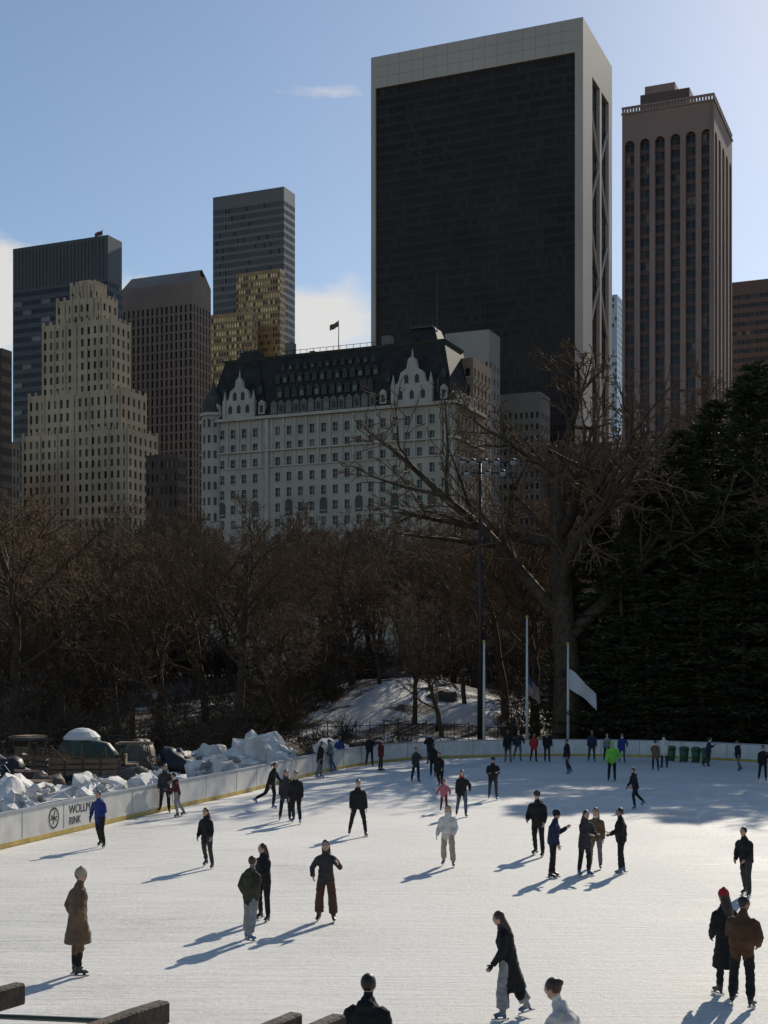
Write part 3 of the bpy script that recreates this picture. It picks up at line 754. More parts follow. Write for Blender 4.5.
def tractor(x,y,rz,body,cab=True):
    mb=MB()
    for sx,r_ in ((-.9,.62),(.95,.40)):
        for sy in (-.7,.7): wheel(mb,(sx,sy,r_),r_,.3)
    mb.cbox((0,0,.62),(2.4,.5,.22),metalg);mb.tube([V((.2,0,.95)),V((1.35,0,.92)),V((1.5,0,.85))],[(.36,.32),(.33,.28),(.25,.2)],8,body,side=V((0,1,0)))
    mb.cbox((1.52,0,.85),(.05,.45,.4),blackm)
    for sy in (-.7,.7): mb.tube([V((-1.5,sy,1.0)),V((-1.2,sy,1.3)),V((-.7,sy,1.32)),V((-.35,sy,1.05))],[(.17,.03)]*4,6,body,side=V((0,1,0)))
    mb.cbox((-.75,0,1.1),(.5,.5,.12),blackm);mb.cbox((-1.0,0,1.4),(.1,.5,.5),blackm)
    if cab:
        for sx in (-1.15,.05):
            for sy in (-.5,.5): mb.tube([V((sx,sy,.9)),V((sx*.95,sy*.95,2.2))],[.035,.03],6,blackm)
        mb.cbox((-.55,0,2.24),(1.5,1.2,.08),blackm);mb.cbox((-.55,0,2.305),(1.2,1.0,.05),blackm)
    else:
        for sy in (-.5,.5): mb.tube([V((-1.15,sy,.9)),V((-1.2,sy,2.1))],[.035,.035],6,blackm)
        mb.tube([V((-1.2,-.5,2.1)),V((-1.2,.5,2.1))],[.035,.035],6,blackm)
    mb.tube([V((.05,0,1.1)),V((-.2,0,1.45))],[.03,.03],6,blackm);mb.tube([V((-.22,0,1.43)),V((-.25,0,1.47))],[.2,.2],12,blackm)
    mb.tube([V((1.0,.2,1.1)),V((1.0,.2,1.75))],[.035,.035],6,blackm)
    mb.poly([(1.9,-.8,.15),(1.9,.8,.15),(2.2,.8,.75),(2.2,-.8,.75)],metalg);mb.poly([(1.9,-.8,.15),(1.9,.8,.15),(2.4,.8,.12),(2.4,-.8,.12)],metalg)
    mb.tube([V((.6,-.4,.9)),V((1.95,-.4,.4))],[.05,.05],5,metalg);mb.tube([V((.6,.4,.9)),V((1.95,.4,.4))],[.05,.05],5,metalg)
    mb.obj('tractor',False,(x,y,height(x,y)),rz)
tractor(-15.8,57.5,.3,red,False);tractor(-17.5,66,2.6,grn);tractor(-13.6,73.5,1.0,metalg,False)
def cart(x,y,rz,col,roofc):
    mb=MB()
    for sx in (-.85,.85):
        for sy in (-.55,.55): wheel(mb,(sx,sy,.28),.28,.2)
    mb.cbox((0,0,.42),(2.5,1.15,.16),col)
    mb.tube([V((.75,0,.66)),V((1.15,0,.64)),V((1.38,0,.52))],[(.56,.2),(.52,.17),(.45,.08)],10,col,side=V((0,1,0)))
    mb.cbox((-.2,0,.68),(.55,1.05,.36),col);mb.cbox((-.2,0,.92),(.55,1.0,.1),tan);mb.cbox((-.5,0,1.2),(.1,1.0,.45),tan)
    mb.cbox((-.95,0,.64),(.8,1.1,.26),col)
    for sx,tx in ((-.6,-.6),(.8,.55)):
        for sy in (-.52,.52): mb.tube([V((sx,sy,.6)),V((tx,sy,1.9))],[.025,.025],6,blackm)
    mb.cbox((-.05,0,1.93),(1.75,1.25,.07),roofc);mb.cbox((-.05,0,1.99),(1.5,1.05,.04),roofc)
    mb.tube([V((.65,.25,.8)),V((.45,.25,1.15))],[.02,.02],5,blackm);mb.tube([V((.44,.25,1.15)),V((.42,.25,1.18))],[.17,.17],12,blackm)
    mb.obj('golf_cart',False,(x,y,height(x,y)),rz)
cart(-11.9,65.5,.1,metalg,tan);cart(-19,73,1.2,grn,tan)
def trailer(x,y,rz,seed):
    rg=random.Random(seed);mb=MB()
    for sx in (-.5,.5):
        for sy in (-.75,.75): wheel(mb,(sx,sy,.35),.35,.22)
    mb.cbox((0,0,.62),(3.2,1.5,.12),metalg)
    for sy in (-.73,.73):
        for k in range(3): mb.cbox((0,sy,.85+k*.24),(3.2,.04,.15),tan)
        for k in range(5): mb.cbox((-1.55+k*.775,sy*1.06,.98),(.08,.03,.8),blackm)
    for k in range(3): mb.cbox((-1.58,0,.85+k*.24),(.04,1.4,.15),tan)
    mb.tube([V((1.6,-.4,.55)),V((2.5,0,.5))],[.04,.04],5,blackm);mb.tube([V((1.6,.4,.55)),V((2.5,0,.5))],[.04,.04],5,blackm)
    for k in range(30): mb.tube([V((rg.uniform(-1.4,1.2),rg.uniform(-.6,.6),.75)),V((rg.uniform(-1.6,1.6),rg.uniform(-.7,.7),rg.uniform(1.3,2.0)))],[.03,.015],4,twig)
    mb.obj('utility_trailer',False,(x,y,height(x,y)),rz)
trailer(-13.3,60.5,.15,1);trailer(-15.9,63.8,-.4,2)
for i,(x,y,a_,b_,c_,m_) in enumerate(((-14.2,57,1.1,.9,1.0,tarp),(-17.0,60.5,1.3,1.0,1.5,blackm),(-11.0,61.5,.9,1.2,.9,tarp),(-15,69,1.5,1,1.6,grn),(-10.6,69.5,1.0,.9,1.2,blackm),(-12.6,70,1.2,.9,1.5,tarp))):
    mb=MB();mb.ell((0,0,c_*.35),(a_,b_,c_*.75),m_,12,18,nz=.45,seed=i*2.7)
    for k in range(6): 
        an=k*1.05;mb.cbox((math.cos(an)*a_*.9,math.sin(an)*b_*.9,.12),(.3,.2,.22),metalg,an)
    mb.obj('tarp_covered_equipment',True,(x,y,height(x,y)),i)
x,y,rr,zz=-14.0,63.3,.85,2.75
mb=MB();prof=[(0,.55),(.35,.5),(.7,.32),(1,0)]
for k in range(16):
    a0=6.283*k/16;a1=6.283*(k+1)/16
    for i in range(3):
        (r0_,h0),(r1_,h1)=prof[i],prof[i+1]
        mb.poly([(math.cos(a)*r_*rr,math.sin(a)*r_*rr,zz-.5+h_*rr*.9) for a,r_,h_ in ((a0,r0_,h0),(a1,r0_,h0),(a1,r1_,h1),(a0,r1_,h1))],wht)
    mb.poly([(math.cos(a0)*rr,math.sin(a0)*rr,zz-.5),(math.cos(a1)*rr,math.sin(a1)*rr,zz-.5),(math.cos(a1)*rr,math.sin(a1)*rr,zz-.62),(math.cos(a0)*rr,math.sin(a0)*rr,zz-.62)],wht)
mb.tube([V((0,0,0)),V((0,0,zz-.1))],[.04,.04],8,metalg);mb.tube([V((0,0,0)),V((0,0,.1))],[.35,.3],12,metalg)
for k in range(8):
    a0=6.283*k/8;mb.tube([V((0,0,zz-.35)),V((math.cos(a0)*rr*.98,math.sin(a0)*rr*.98,zz-.5))],[.012,.012],4,metalg)
mb.obj('patio_umbrella',False,(x,y,height(x,y)))
for i,(x,y) in enumerate(((-17.6,55),(-18.3,62.5),(-16.6,54),(-14.0,54.5),(-12.4,57.5),(-14.8,66.5),(-12.9,67.6))):
    mb=MB()
    for l in range(3+i%4):
        for k in range(6): mb.cbox((0,-.5+k*.2,.16*l+.13),(1.2,.13,.025),tan if i%2 else metalg)
        for k in range(3): mb.cbox((-.5+k*.5,0,.16*l+.06),(.1,1.1,.1),tan)
    mb.obj('pallet_stack',False,(x,y,height(x,y)),i)
for u,D in ((671,81.5),(684,80.8),(696,80.2),(706,79.5)):
    mb=MB();g_=mat('green_plastic',(.03,.10,.035),.5,.1)
    mb.tube([V((0,0,.05)),V((0,0,.8))],[(.22,.22),(.3,.3)],12,g_);mb.ell((0,0,.8),(.32,.32,.14),g_,6,12);mb.cbox((0,-.33,.76),(.4,.05,.05),g_)
    for sx in (-.18,.18): mb.tube([V((sx-.03,.2,.08)),V((sx+.03,.2,.08))],[.08,.08],10,rub)
    mb.obj('trash_bin',True,(bx(u,D),D,0.0))
# ------------------------------------------------------------------ pergola in the near foreground
wood=mat('weathered_wood',(.075,.055,.038),.85,.6,7,.5,30)
mb=MB();fw=V((.47,.88,0)).normalized();sw=V((fw.y,-fw.x,0))
rg=random.Random(2)
def plank(e,w_,h_,L_):
    # hewn rectangular beam with chamfered edges and end, slightly warped
    ch=.012;prev=None;n_=10
    for i in range(n_+2):
        s=-L_+L_*min(i,n_)/n_ + (.012 if i>n_ else 0)
        sh=ch if i>n_ else 0
        wx=rg.uniform(-.004,.004);wz=rg.uniform(-.004,.004)
        a=w_/2-sh;b=h_-sh;lo=sh
        prof=[(-a,lo+ch),(-a+ch,lo),(a-ch,lo),(a,lo+ch),(a,b-ch),(a-ch,b),(-a+ch,b),(-a,b-ch)]
        ring=[e+fw*s+sw*(p_[0]+wx)+UP*(p_[1]+wz) for p_ in prof]
        if prev:
            for j in range(8):
                k=(j+1)%8;mb.poly([prev[j],prev[k],ring[k],ring[j]],wood)
        prev=ring
    mb.poly(prev,wood)
for (u,v) in ((20,982),(163,1000),(295,1012),(339,1014),(-90,975)):
    zt_=3.0;D=(CAMZ-zt_)*F/(v-675);plank(V((bx(u,D),D,zt_-.15)),.10,.15,3.2)
p0=V((bx(-260,9.5),8.6,2.72));p1=V((bx(380,8.2),6.9,2.72));dd=(p1-p0)
mb.obox(p0,dd,V((.05,.1,0)),UP*.12,wood)
mb.tube([V((bx(-40,9.2),9.2,2.86)),V((bx(118,8.55),8.55,2.98))],[.018,.018],6,grn)
for k in (.05,.5,.95):
    q_=p0+dd*k;mb.obox(V((q_.x,q_.y,height(q_.x,q_.y)-.1)),V((.12,0,0)),V((0,.12,0)),UP*(2.72-height(q_.x,q_.y)+.1),wood)
mb.obj('wooden_pergola')

# ------------------------------------------------------------------ people
def tp(n,c,r=.85,v=.25): return mat('cloth_'+n,c,r,v,6,.7,11,spec=.25)
K=dict(black=tp('black',(.017,.017,.018)),char=tp('charcoal',(.045,.043,.045)),navy=tp('navy',(.02,.028,.06)),blue=tp('blue',(.03,.045,.17)),jean=tp('jean',(.06,.085,.13)),grey=tp('grey',(.15,.15,.15)),
 tan=tp('camel',(.14,.09,.055)),beige=tp('beige',(.33,.28,.22)),white=tp('white',(.6,.57,.52)),brown=tp('brown',(.09,.045,.025)),red=tp('red',(.35,.03,.03)),green=tp('neon',(.17,.5,.06)),pink=tp('pink',(.42,.13,.15)),olive=tp('olive',(.045,.045,.028)),maroon=tp('maroon',(.09,.02,.022)),lgrey=tp('lightgrey',(.26,.26,.26)))
SK=dict(l=mat('skin_light',(.46,.27,.19),.55,.08),m=mat('skin_medium',(.27,.15,.10),.55,.08),d=mat('skin_dark',(.09,.05,.035),.55,.08))
HR=dict(black=mat('hair_black',(.012,.01,.009),.5,.3,20),brown=mat('hair_brown',(.045,.025,.015),.5,.3,20),blond=mat('hair_blond',(.22,.14,.07),.5,.3,20))
eye=mat('eye_dark',(.02,.015,.01),.2,0);lip=mat('lips',(.3,.1,.09),.5,0);steel=mat('skate_steel',(.5,.5,.5),.25,0,metal=.9);bootw=mat('skate_boot_blue',(.08,.13,.25),.4,.1);bootb=mat('skate_boot_black',(.025,.025,.03),.4,.1)
dg_=bpy.context.evaluated_depsgraph_get
def person(x,y,face,h=1.76,top='black',bot='black',hair='black',hs_='short',skin='l',hat=None,coat='jacket',legs=(8,6,10,-8,6,10),arms=(8,14,20,-6,14,20),lean=4,head=(0,0),wide=0,vox=.02,glove=None,boot=None,slim=1.0,z=0.0,name='ice_skater',sway=0,bulk=1.0,hem=-.58,scarf=None):
    parts=[]
    T=K[top];B=K[bot];S_=SK[skin];H_=HR[hair];BT=boot or random.choice([bootw,bootb,bootb])
    X=V((1,0,0))
    ln=R(lean);sp=V((0,math.sin(ln),math.cos(ln)));fwd=V((0,math.cos(ln),-math.sin(ln)))
    def tube(pts,rr,m_,side=X): parts.append(('t',[V(p) for p in pts],[r if isinstance(r,tuple) else (r,r) for r in rr],side,m_))
    def el(c,r,m_,rot=None): parts.append(('e',V(c),r,rot,m_))
    b_=bulk*1.07
    tor=[(-.16,.180*slim*b_**.5,.145),(-.08,.178*slim*b_**.5,.142),(.04,.170*slim*b_,.135*b_),(.16,.163*slim*b_,.128*b_),(.28,.172*slim*b_,.132*b_),(.36,.164*slim*b_**.5,.120),(.41,.135*slim,.10),(.45,.095,.08),(.48,.07,.065)]
    tube([sp*t for t,_,_ in tor],[(a,c) for _,a,c in tor],T)
    if coat=='long':
        tube([sp*.12,sp*-.04,V((0,sway*.25,-.22)),V((0,sway*.6,hem*.7)),V((0,sway,hem))],[(.165,.13),(.185,.15),(.20,.18),(.22,.215),(.235,.24)],T)
    elif coat=='mid':
        tube([sp*.1,sp*-.06,V((0,sway*.5,-.26))],[(.175,.14),(.19,.155),(.205,.175)],T)
    tube([sp*.435,sp*.50],[.088,.080],K[scarf] if scarf else T)
    tube([sp*.45,sp*.58+fwd*.012],[.056,.052],S_)
    yaw,pit=R(head[0]),R(head[1])
    Rm=Matrix.Rotation(-yaw,3,'Z')@Matrix.Rotation(-pit-ln*.4,3,'X')
    hc=sp*.555+V((0,.01,0))+Rm@V((0,.012,.075))
    def HPt(p): return hc+Rm@V(p)
    el(HPt((0,0,.01)),(.076,.096,.107),S_,Rm);el(HPt((0,.028,-.055)),(.052,.058,.057),S_,Rm);el(HPt((0,.094,-.012)),(.012,.018,.02),S_,Rm)
    for sx in (-1,1): el(HPt((sx*.077,-.008,-.005)),(.01,.02,.03),S_,Rm)
    el(HPt((0,-.024,.032)),(.089,.096,.103),H_,Rm)
    if hs_=='long':
        tube([HPt((0,-.04,.03)),HPt((0,-.07,-.07)),sp*.43-fwd*.10,sp*.29-fwd*.14],[(.090,.06),(.10,.06),(.105,.045),(.06,.025)],H_)
    elif hs_=='bun': el(HPt((0,-.11,.05)),(.045,.045,.045),H_,Rm)
    elif hs_=='pony': tube([HPt((0,-.1,.04)),HPt((0,-.17,.0)),HPt((0,-.18,-.14))],[(.03,.03),(.035,.03),(.015,.012)],H_)
    elif coat!='long' and random.random()<.4: tube([sp*.46-fwd*.07,sp*.39-fwd*.14],[(.10,.05),(.11,.04)],T)
    if hat:
        el(HPt((0,-.012,.055)),(.092,.107,.095),K[hat],Rm)
        tube([HPt((0,-.01,.03)),HPt((0,-.01,.065))],[(.096,.110),(.095,.109)],K[hat],Rm@X)
        if hat in('red','beige','white'): el(HPt((0,-.02,.155)),(.022,.022,.022),K[hat],Rm)
    low=9;feet=[]
    for s,(a,ab,kn) in ((-1,legs[:3]),(1,legs[3:])):
        a,ab,kn=R(a),R(ab),R(kn)
        hip=V((s*.085,0,-.03))
        d1=V((s*math.sin(ab),math.sin(a)*math.cos(ab),-math.cos(a)*math.cos(ab)))
        a2=a-kn;d2=V((s*math.sin(ab*.6),math.sin(a2)*math.cos(ab),-math.cos(a2)*math.cos(ab)))
        kne=hip+d1*.43;ank=kne+d2*.42
        w=wide
        tube([hip+V((0,0,.06)),hip+d1*.1,hip+d1*.28,kne,kne+d2*.14,ank-d2*.04],[.09,(.096,.108),.086+w*.02,.070+w*.03,.067+w*.045,.060+w*.06],B)
        pitch=min(0,a2)*.7
        fx=V((s*math.sin(R(12)),math.cos(R(12)),0));fx=(fx*math.cos(pitch)+UP*math.sin(pitch)).normalized();fu=V((0,-math.sin(pitch),math.cos(pitch)))
        heel=ank-fx*.05-fu*.065;toe=ank+fx*.17-fu*.075
        tube([ank-d2*.06,ank,ank-fu*.04],[.054,.053,.048],BT);tube([heel,ank+fx*.05-fu*.06,toe],[(.040,.037),(.048,.044),(.038,.028)],BT)
        feet.append((ank,fx,fu));low=min(low,ank.z-.155*fu.z-abs(fx.z)*.1)
    hands=[]
    for s,arm in ((-1,arms[:3]),(1,arms[3:])):
        p_,ab,eb=R(arm[0]),R(arm[1]),R(arm[2])
        sh=sp*.375+X*(s*.158*slim*b_**.4)
        d1=V((s*math.sin(ab),math.sin(p_)*math.cos(ab),-math.cos(p_)*math.cos(ab)))
        p2=p_+eb;ab2=ab*(.5 if eb>R(35) else 1)
        d2=V((s*math.sin(ab2)-(s*.45 if eb>R(30) else s*.08),math.sin(p2)*math.cos(ab2),-math.cos(p2)*math.cos(ab2))).normalized()
        elb=sh+d1*.285;wr=elb+d2*.245
        tube([sh-d1*.015-X*(s*.035),sh+d1*.05,sh+d1*.16,elb,elb+d2*.1,wr],[.054,.066*b_,.064*b_,.058*b_,.056*b_,.046*b_],T)
        hands.append((s,wr,d2))
    mb=MB()
    for p in parts:
        if p[0]=='t': mb.tube(p[1],p[2],12,p[4],side=p[3])
        else: mb.ell(p[1],p[2],p[4],8,12,rot=p[3])
    o=bpy.data.objects.new('tmp',mb.mesh('tmp'));scene.collection.objects.link(o)
    md=o.modifiers.new('r','REMESH');md.mode='VOXEL';md.voxel_size=vox
    sm=o.modifiers.new('s','SMOOTH');sm.factor=.5;sm.iterations=3
    me_=bpy.data.meshes.new_from_object(o.evaluated_get(dg_()))
    bpy.data.objects.remove(o)
    nv=len(me_.vertices);co=np.zeros(nv*3);me_.vertices.foreach_get('co',co);co=co.reshape(-1,3)
    nf=len(me_.polygons);cc=np.zeros(nf*3);me_.polygons.foreach_get('center',cc);cc=cc.reshape(-1,3)
    best=np.full(nf,1e9);bm=np.zeros(nf,int);out=MB()
    for p in parts:
        q=out.m(p[4])
        if p[0]=='e':
            c_=np.array(p[1]);d=cc-c_
            if p[3]: d=d@np.array(p[3])
            sd=(np.linalg.norm(d/np.array(p[2]),axis=1)-1)*min(p[2])
        else:
            sd=np.full(nf,1e9)
            for i in range(len(p[1])-1):
                a=np.array(p[1][i]);b2=np.array(p[1][i+1]);ab_=b2-a;l2=ab_@ab_
                if l2<1e-10: continue
                t=np.clip((cc-a)@ab_/l2,0,1);d=cc-(a+t[:,None]*ab_)
                r0,r1=np.array(p[2][i]),np.array(p[2][i+1]);rr=r0+(r1-r0)*t[:,None]
                tn=ab_/math.sqrt(l2);sx=np.array(p[3]);sx=sx-tn*(sx@tn);sx=sx/np.linalg.norm(sx);sy=np.cross(tn,sx)
                u_=d@sx/rr[:,0];v_=d@sy/rr[:,1];w_=d@tn/rr.min(axis=1)
                sd=np.minimum(sd,(np.sqrt(u_*u_+v_*v_+w_*w_)-1)*rr.min(axis=1))
        k=sd<best;best[k]=sd[k];bm[k]=q
    sd0=random.random()*20
    for i in range(nv):
        v=co[i]
        if v[2]<.44:
            n_=noise.noise(V((v[0]*9,v[1]*9,v[2]*16+sd0)))*.013
            co[i][0]+=n_*(1 if v[0]>0 else -1);co[i][1]+=n_
    out.v=[tuple(v) for v in co];out.f=[tuple(p.vertices) for p in me_.polygons];out.mi=list(map(int,bm))
    bpy.data.meshes.remove(me_)
    for sx in (-1,1):
        out.ell(HPt((sx*.029,.085,.012)),(.011,.009,.006),eye,4,8,rot=Rm);out.ell(HPt((sx*.029,.087,.028)),(.015,.008,.004),H_,4,6,rot=Rm)
    out.ell(HPt((0,.085,-.058)),(.022,.008,.006),lip,4,8,rot=Rm)
    HM=K[glove] if glove else S_
    for s,wr,d in hands:
        side=V((0,1,0));side=(side-d*side.dot(d))
        side=side.normalized() if side.length>.1 else X;inn=d.cross(side).normalized()
        if inn.x*s>0: inn=-inn
        out.tube([wr-d*.03,wr+d*.01,wr+d*.05,wr+d*.085],[(.026,.020),(.030,.017),(.040,.015),(.038,.012)],8,HM,side=side)
        for k,(off,ln_) in enumerate(((.030,.066),(.011,.078),(-.009,.072),(-.028,.055))):
            b0=wr+d*.078+side*off;b1=b0+(d+inn*.25)*ln_*.45;b2_=b1+(d+inn*.8).normalized()*ln_*.32;b3=b2_+(d*.5+inn).normalized()*ln_*.25
            out.tube([b0,b1,b2_,b3],[.0095,.009,.008,.006],6,HM)
        t0=wr+d*.02+side*.025;t1=t0+(d*.7+side*.8).normalized()*.04;t2=t1+(d+side*.2+inn*.3).normalized()*.03
        out.tube([t0,t1,t2],[.013,.011,.008],6,HM)
    for ank,fx,fu in feet:
        sd=fx.cross(fu).normalized();o0=ank-fx*.10-fu*.150-sd*.003
        out.obox(o0,fx*.30,sd*.006,fu*.028,steel)
        for q_ in (.05,.19): out.obox(o0+fx*q_+fu*.026-sd*.006,fx*.05,sd*.018,fu*.03,BT)
    k=h/1.73
    out.v=[(v[0]*k,v[1]*k,(v[2]-low)*k) for v in out.v]
    return out.obj(name,True,(x,y,z),-R(face))
STRIDE=(22,6,30,-24,8,26);GLIDE=(12,5,24,-12,6,18);STAND=(2,3,3,-2,5,6);LEANL=(4,4,6,-2,9,12);KICK=(12,4,20,-22,10,40)
OUT=(15,28,35,-8,30,30);DOWN=(4,9,14,-4,8,22);FRONT=(20,12,75,22,10,70);HOLD=(25,14,60,6,10,20);POCK=(-20,14,42,-20,14,42);SWING=(28,10,30,-22,14,24);HIP=(-10,32,60,4,9,18);PHONE=(30,12,100,2,8,15)
def P(u,v,vt,face,**k):
    D=CAMZ*F/(v-675);h=(v-vt)/F*D
    h=max(1.2 if k.get('kid') else 1.58,min(1.88,h));k.pop('kid',None)
    person(bx(u,D),D,face,h=h,vox=.018 if D<40 else .024,**k)
P(78,975,872,50,top='tan',bot='black',hat='beige',coat='long',legs=STAND,arms=POCK,lean=3,head=(25,5),boot=bootb,glove='black',hem=-.5)
P(100,848,792,200,top='blue',bot='black',legs=GLIDE,arms=(18,22,40,-10,24,35),lean=8,hair='brown',glove='black')
P(207,868,815,205,top='black',bot='char',hs_='long',hair='brown',legs=(12,10,20,-12,10,16),arms=(10,18,30,-5,20,35),slim=.92,lean=7)
P(358,836,780,170,top='black',bot='black',legs=(14,11,8,-14,11,12),arms=DOWN,bulk=1.15,hair='brown')
P(251,940,861,35,top='olive',bot='lgrey',hair='brown',hs_='short',legs=(6,5,8,-8,4,10),arms=POCK,wide=.5,bulk=1.1,glove='black',scarf='grey')
P(264,921,846,215,top='black',bot='black',hair='brown',hs_='long',legs=LEANL,arms=HOLD,slim=.95,head=(30,0))
P(326,922,842,185,top='char',bot='brown',hair='brown',hs_='long',legs=(4,7,5,-4,7,8),arms=(12,38,110,-5,32,55),slim=.92,wide=.7)
P(448,867,806,190,top='white',bot='beige',hair='brown',hs_='long',legs=(14,6,24,-10,6,18),arms=(8,14,35,0,16,30),slim=.95,wide=.4,bulk=1.18)
P(462,817,771,175,top='black',bot='jean',hair='black',hs_='long',legs=GLIDE,arms=HIP,slim=.93,bulk=1.1,scarf='red')
P(444,812,781,180,top='pink',bot='maroon',kid=1,hat='pink',legs=GLIDE,arms=OUT,bulk=1.15)
P(440,790,752,200,top='black',bot='black',legs=STRIDE,arms=SWING,lean=12)
P(416,782,748,160,top='char',bot='black',legs=LEANL,arms=PHONE)
P(433,777,744,20,top='black',bot='navy',legs=STAND,arms=DOWN)
P(493,800,758,185,top='black',bot='char',hat='olive',legs=GLIDE,arms=FRONT,bulk=1.2)
P(271,809,763,110,top='black',bot='black',hair='brown',legs=KICK,arms=OUT,lean=16,hs_='pony')
P(286,821,771,170,top='char',bot='black',hs_='long',hair='brown',legs=LEANL,arms=PHONE,coat='mid')
P(296,824,772,190,top='black',bot='black',hair='black',legs=GLIDE,arms=DOWN,bulk=1.1,scarf='beige')
P(165,813,765,170,top='char',bot='black',legs=GLIDE,arms=HOLD,hs_='long',hair='brown',coat='mid')
P(177,817,775,250,top='maroon',bot='lgrey',legs=GLIDE,arms=HOLD,lean=12,scarf='white')
P(538,856,792,215,top='black',bot='black',hat='char',legs=(10,9,8,-10,9,10),arms=(10,16,30,5,18,50),bulk=1.2)
P(553,878,812,95,top='navy',bot='black',legs=STAND,arms=PHONE,lean=7,hat='black',bulk=1.1)
P(585,876,812,150,top='char',bot='black',hs_='long',hair='brown',legs=STAND,arms=FRONT,slim=.95,coat='mid')
P(596,869,810,200,top='tan',bot='grey',hair='brown',hs_='long',legs=LEANL,arms=DOWN,bulk=1.1,scarf='white')
P(621,874,810,265,top='black',bot='black',legs=(8,5,8,-4,5,6),arms=(15,10,75,10,10,60),bulk=1.15,lean=2,skin='m')
P(635,809,770,250,top='black',bot='black',legs=STRIDE,arms=OUT,lean=10)
P(612,781,742,185,top='green',bot='black',legs=STAND,arms=HIP,bulk=1.2,hat='green')
P(746,896,830,230,top='black',bot='char',hair='black',legs=(10,5,12,-8,6,10),arms=(10,10,35,5,10,35),lean=10,bulk=1.12)
P(508,1018,918,272,top='black',bot='lgrey',hair='brown',hs_='long',coat='long',legs=(13,5,14,-14,6,16),arms=(8,10,30,-30,14,35),lean=12,wide=.9,sway=-.08,slim=1.0,head=(10,12),boot=bootw,glove='black',hem=-.56,bulk=1.1,scarf='char')
P(742,1006,900,30,top='brown',bot='black',hair='black',legs=(4,7,4,-4,7,6),arms=(18,14,85,-6,20,55),bulk=1.25,skin='m',lean=6,head=(50,5),wide=.3)
P(726,994,893,340,top='black',bot='black',hat='red',hair='brown',hs_='long',coat='long',legs=STAND,arms=(8,8,35,5,8,20),lean=6,glove='black',bulk=1.08)
person(bx(367,15.2),15.2,15,h=1.76,top='black',bot='black',hair='black',coat='mid',arms=POCK,vox=.014,bulk=1.15,lean=5)
person(bx(572,15.2),15.2,290,h=1.74,top='white',bot='jean',hair='brown',hs_='bun',arms=(30,14,40,10,14,40),lean=18,vox=.014,head=(10,14),slim=.95,bulk=1.2)
far=[(320,778,742,'black'),(331,772,740,'grey'),(340,768,737,'blue'),(370,766,735,'black'),(381,771,738,'maroon'),(508,763,729,'black'),(518,761,730,'char'),(534,762,734,'red'),(547,762,728,'black'),(567,774,740,'black'),(592,762,731,'navy'),(607,761,734,'lgrey'),(622,763,734,'blue'),(655,771,741,'tan'),(664,768,735,'white'),(738,771,741,'black'),(763,781,746,'black'),(708,767,738,'navy'),(430,764,733,'black'),(310,774,745,'char')]
frng=random.Random(3)
for u,v,vt,c in far:
    P(u,v,vt,frng.choice([20,100,170,190,250,340]),top=c,bot=frng.choice(['black','jean','char','navy','grey']),hair=frng.choice(['black','brown','brown','blond']),hs_=frng.choice(['short','long','pony']),legs=frng.choice([STAND,GLIDE,LEANL]),arms=frng.choice([DOWN,SWING,FRONT,POCK,HIP,PHONE]),lean=frng.choice([3,6,10]),skin=frng.choice(['l','l','m','d']),bulk=frng.uniform(1.05,1.2),coat=frng.choice(['jacket','mid','jacket']),scarf=frng.choice([None,None,'white','red']))

# ------------------------------------------------------------------ sky, sun, camera
EL=R(29);AZ=R(25)
w=bpy.data.worlds.new('World');scene.world=w;w.use_nodes=True
N=w.node_tree.nodes;L=w.node_tree.links
bg=N['Background'];sky=N.new('ShaderNodeTexSky');sky.sky_type='NISHITA';sky.sun_disc=False;sky.sun_elevation=EL;sky.sun_rotation=AZ;sky.air_density=1.0;sky.dust_density=.3;sky.ozone_density=1.5
tc=N.new('ShaderNodeTexCoord')
nzc=N.new('ShaderNodeTexNoise');nzc.inputs['Scale'].default_value=14;nzc.inputs['Detail'].default_value=8;nzc.inputs['Roughness'].default_value=.6
mpp=N.new('ShaderNodeMapping');mpp.inputs['Scale'].default_value=(1,1,2.2);L.new(tc.outputs['Generated'],mpp.inputs['Vector']);L.new(mpp.outputs[0],nzc.inputs['Vector'])
def blob(dirv,rad,zs,k=1.0):
    s=N.new('ShaderNodeVectorMath');s.operation='SUBTRACT';L.new(tc.outputs['Generated'],s.inputs[0]);s.inputs[1].default_value=dirv
    m_=N.new('ShaderNodeVectorMath');m_.operation='MULTIPLY';L.new(s.outputs[0],m_.inputs[0]);m_.inputs[1].default_value=(1,1,zs)
    l_=N.new('ShaderNodeVectorMath');l_.operation='LENGTH';L.new(m_.outputs[0],l_.inputs[0])
    r_=N.new('ShaderNodeMapRange');r_.inputs['From Min'].default_value=rad;r_.inputs['From Max'].default_value=0;r_.inputs['To Max'].default_value=k;L.new(l_.outputs['Value'],r_.inputs['Value']);return r_.outputs[0]
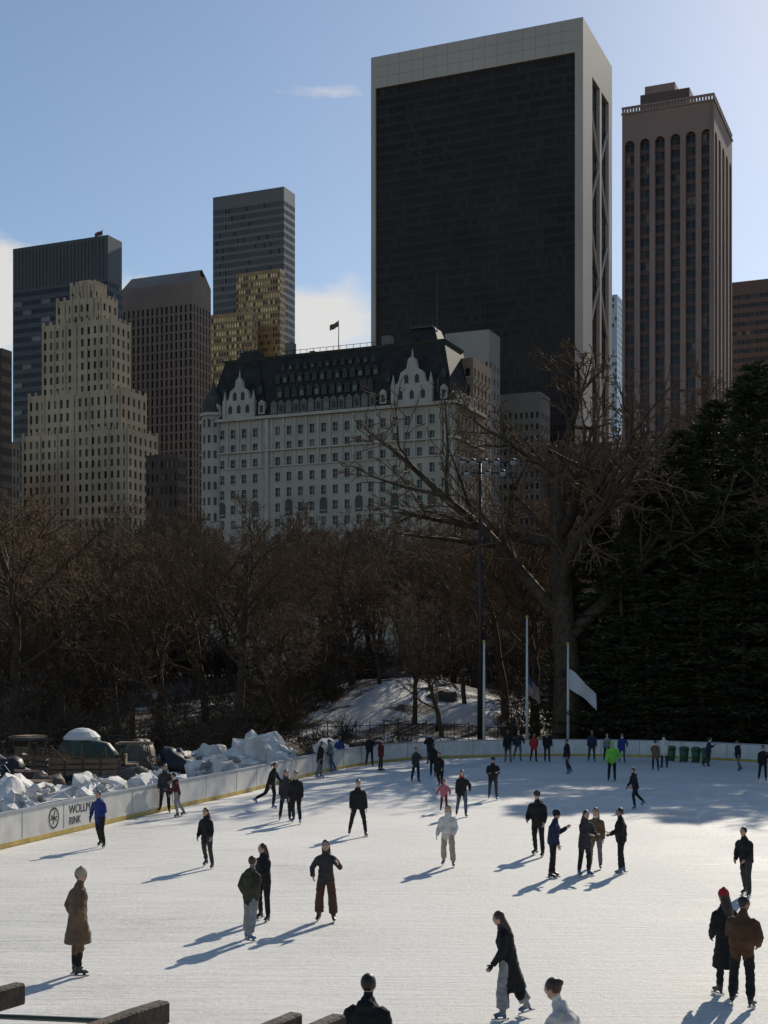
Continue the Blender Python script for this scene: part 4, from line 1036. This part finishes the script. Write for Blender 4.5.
def dv(u,v):
    d=V(((u-384)/F,1,(675-v)/F)).normalized();return tuple(d)
bl_=[blob(dv(330,330),.075,1.4),blob(dv(-15,305),.10,1.4),blob(dv(120,300),.08,3,.8),blob(dv(325,91),.07,6,.6),blob(dv(1100,240),.2,2),blob(dv(-500,260),.3,3)]
acc_=bl_[0]
for q_ in bl_[1:]:
    m_=N.new('ShaderNodeMath');m_.operation='MAXIMUM';L.new(acc_,m_.inputs[0]);L.new(q_,m_.inputs[1]);acc_=m_.outputs[0]
m1=N.new('ShaderNodeMath');m1.operation='MULTIPLY';m1.inputs[1].default_value=.75;L.new(acc_,m1.inputs[0])
m2=N.new('ShaderNodeMath');m2.operation='ADD';L.new(m1.outputs[0],m2.inputs[0]);L.new(nzc.outputs['Fac'],m2.inputs[1])
m3=N.new('ShaderNodeMapRange');m3.inputs['From Min'].default_value=.70;m3.inputs['From Max'].default_value=1.0;m3.inputs['To Max'].default_value=.9;L.new(m2.outputs[0],m3.inputs['Value'])
mxc=N.new('ShaderNodeMixRGB');L.new(m3.outputs[0],mxc.inputs['Fac']);L.new(sky.outputs[0],mxc.inputs[1]);mxc.inputs[2].default_value=(7.6,7.4,7.1,1)
L.new(mxc.outputs[0],bg.inputs['Color']);bg.inputs['Strength'].default_value=.10
sd=bpy.data.lights.new('sun','SUN');sd.energy=4.3;sd.angle=R(.5);sd.color=(1,.91,.77)
so=bpy.data.objects.new('sun',sd);scene.collection.objects.link(so)
sv=V((math.sin(AZ)*math.cos(EL),math.cos(AZ)*math.cos(EL),math.sin(EL)))
so.rotation_euler=sv.to_track_quat('Z','Y').to_euler();so.location=(60,60,90)
cd=bpy.data.cameras.new('camera');cd.sensor_fit='VERTICAL';cd.sensor_height=36;cd.lens=48;cd.clip_end=8000;cd.clip_start=.1
cd.shift_y=163/1024
co_=bpy.data.objects.new('camera',cd);scene.collection.objects.link(co_);co_.location=(0,0,CAMZ);co_.rotation_euler=(R(90),0,0)
scene.camera=co_
scene.view_settings.view_transform='Standard';scene.view_settings.look='None';scene.view_settings.exposure=0
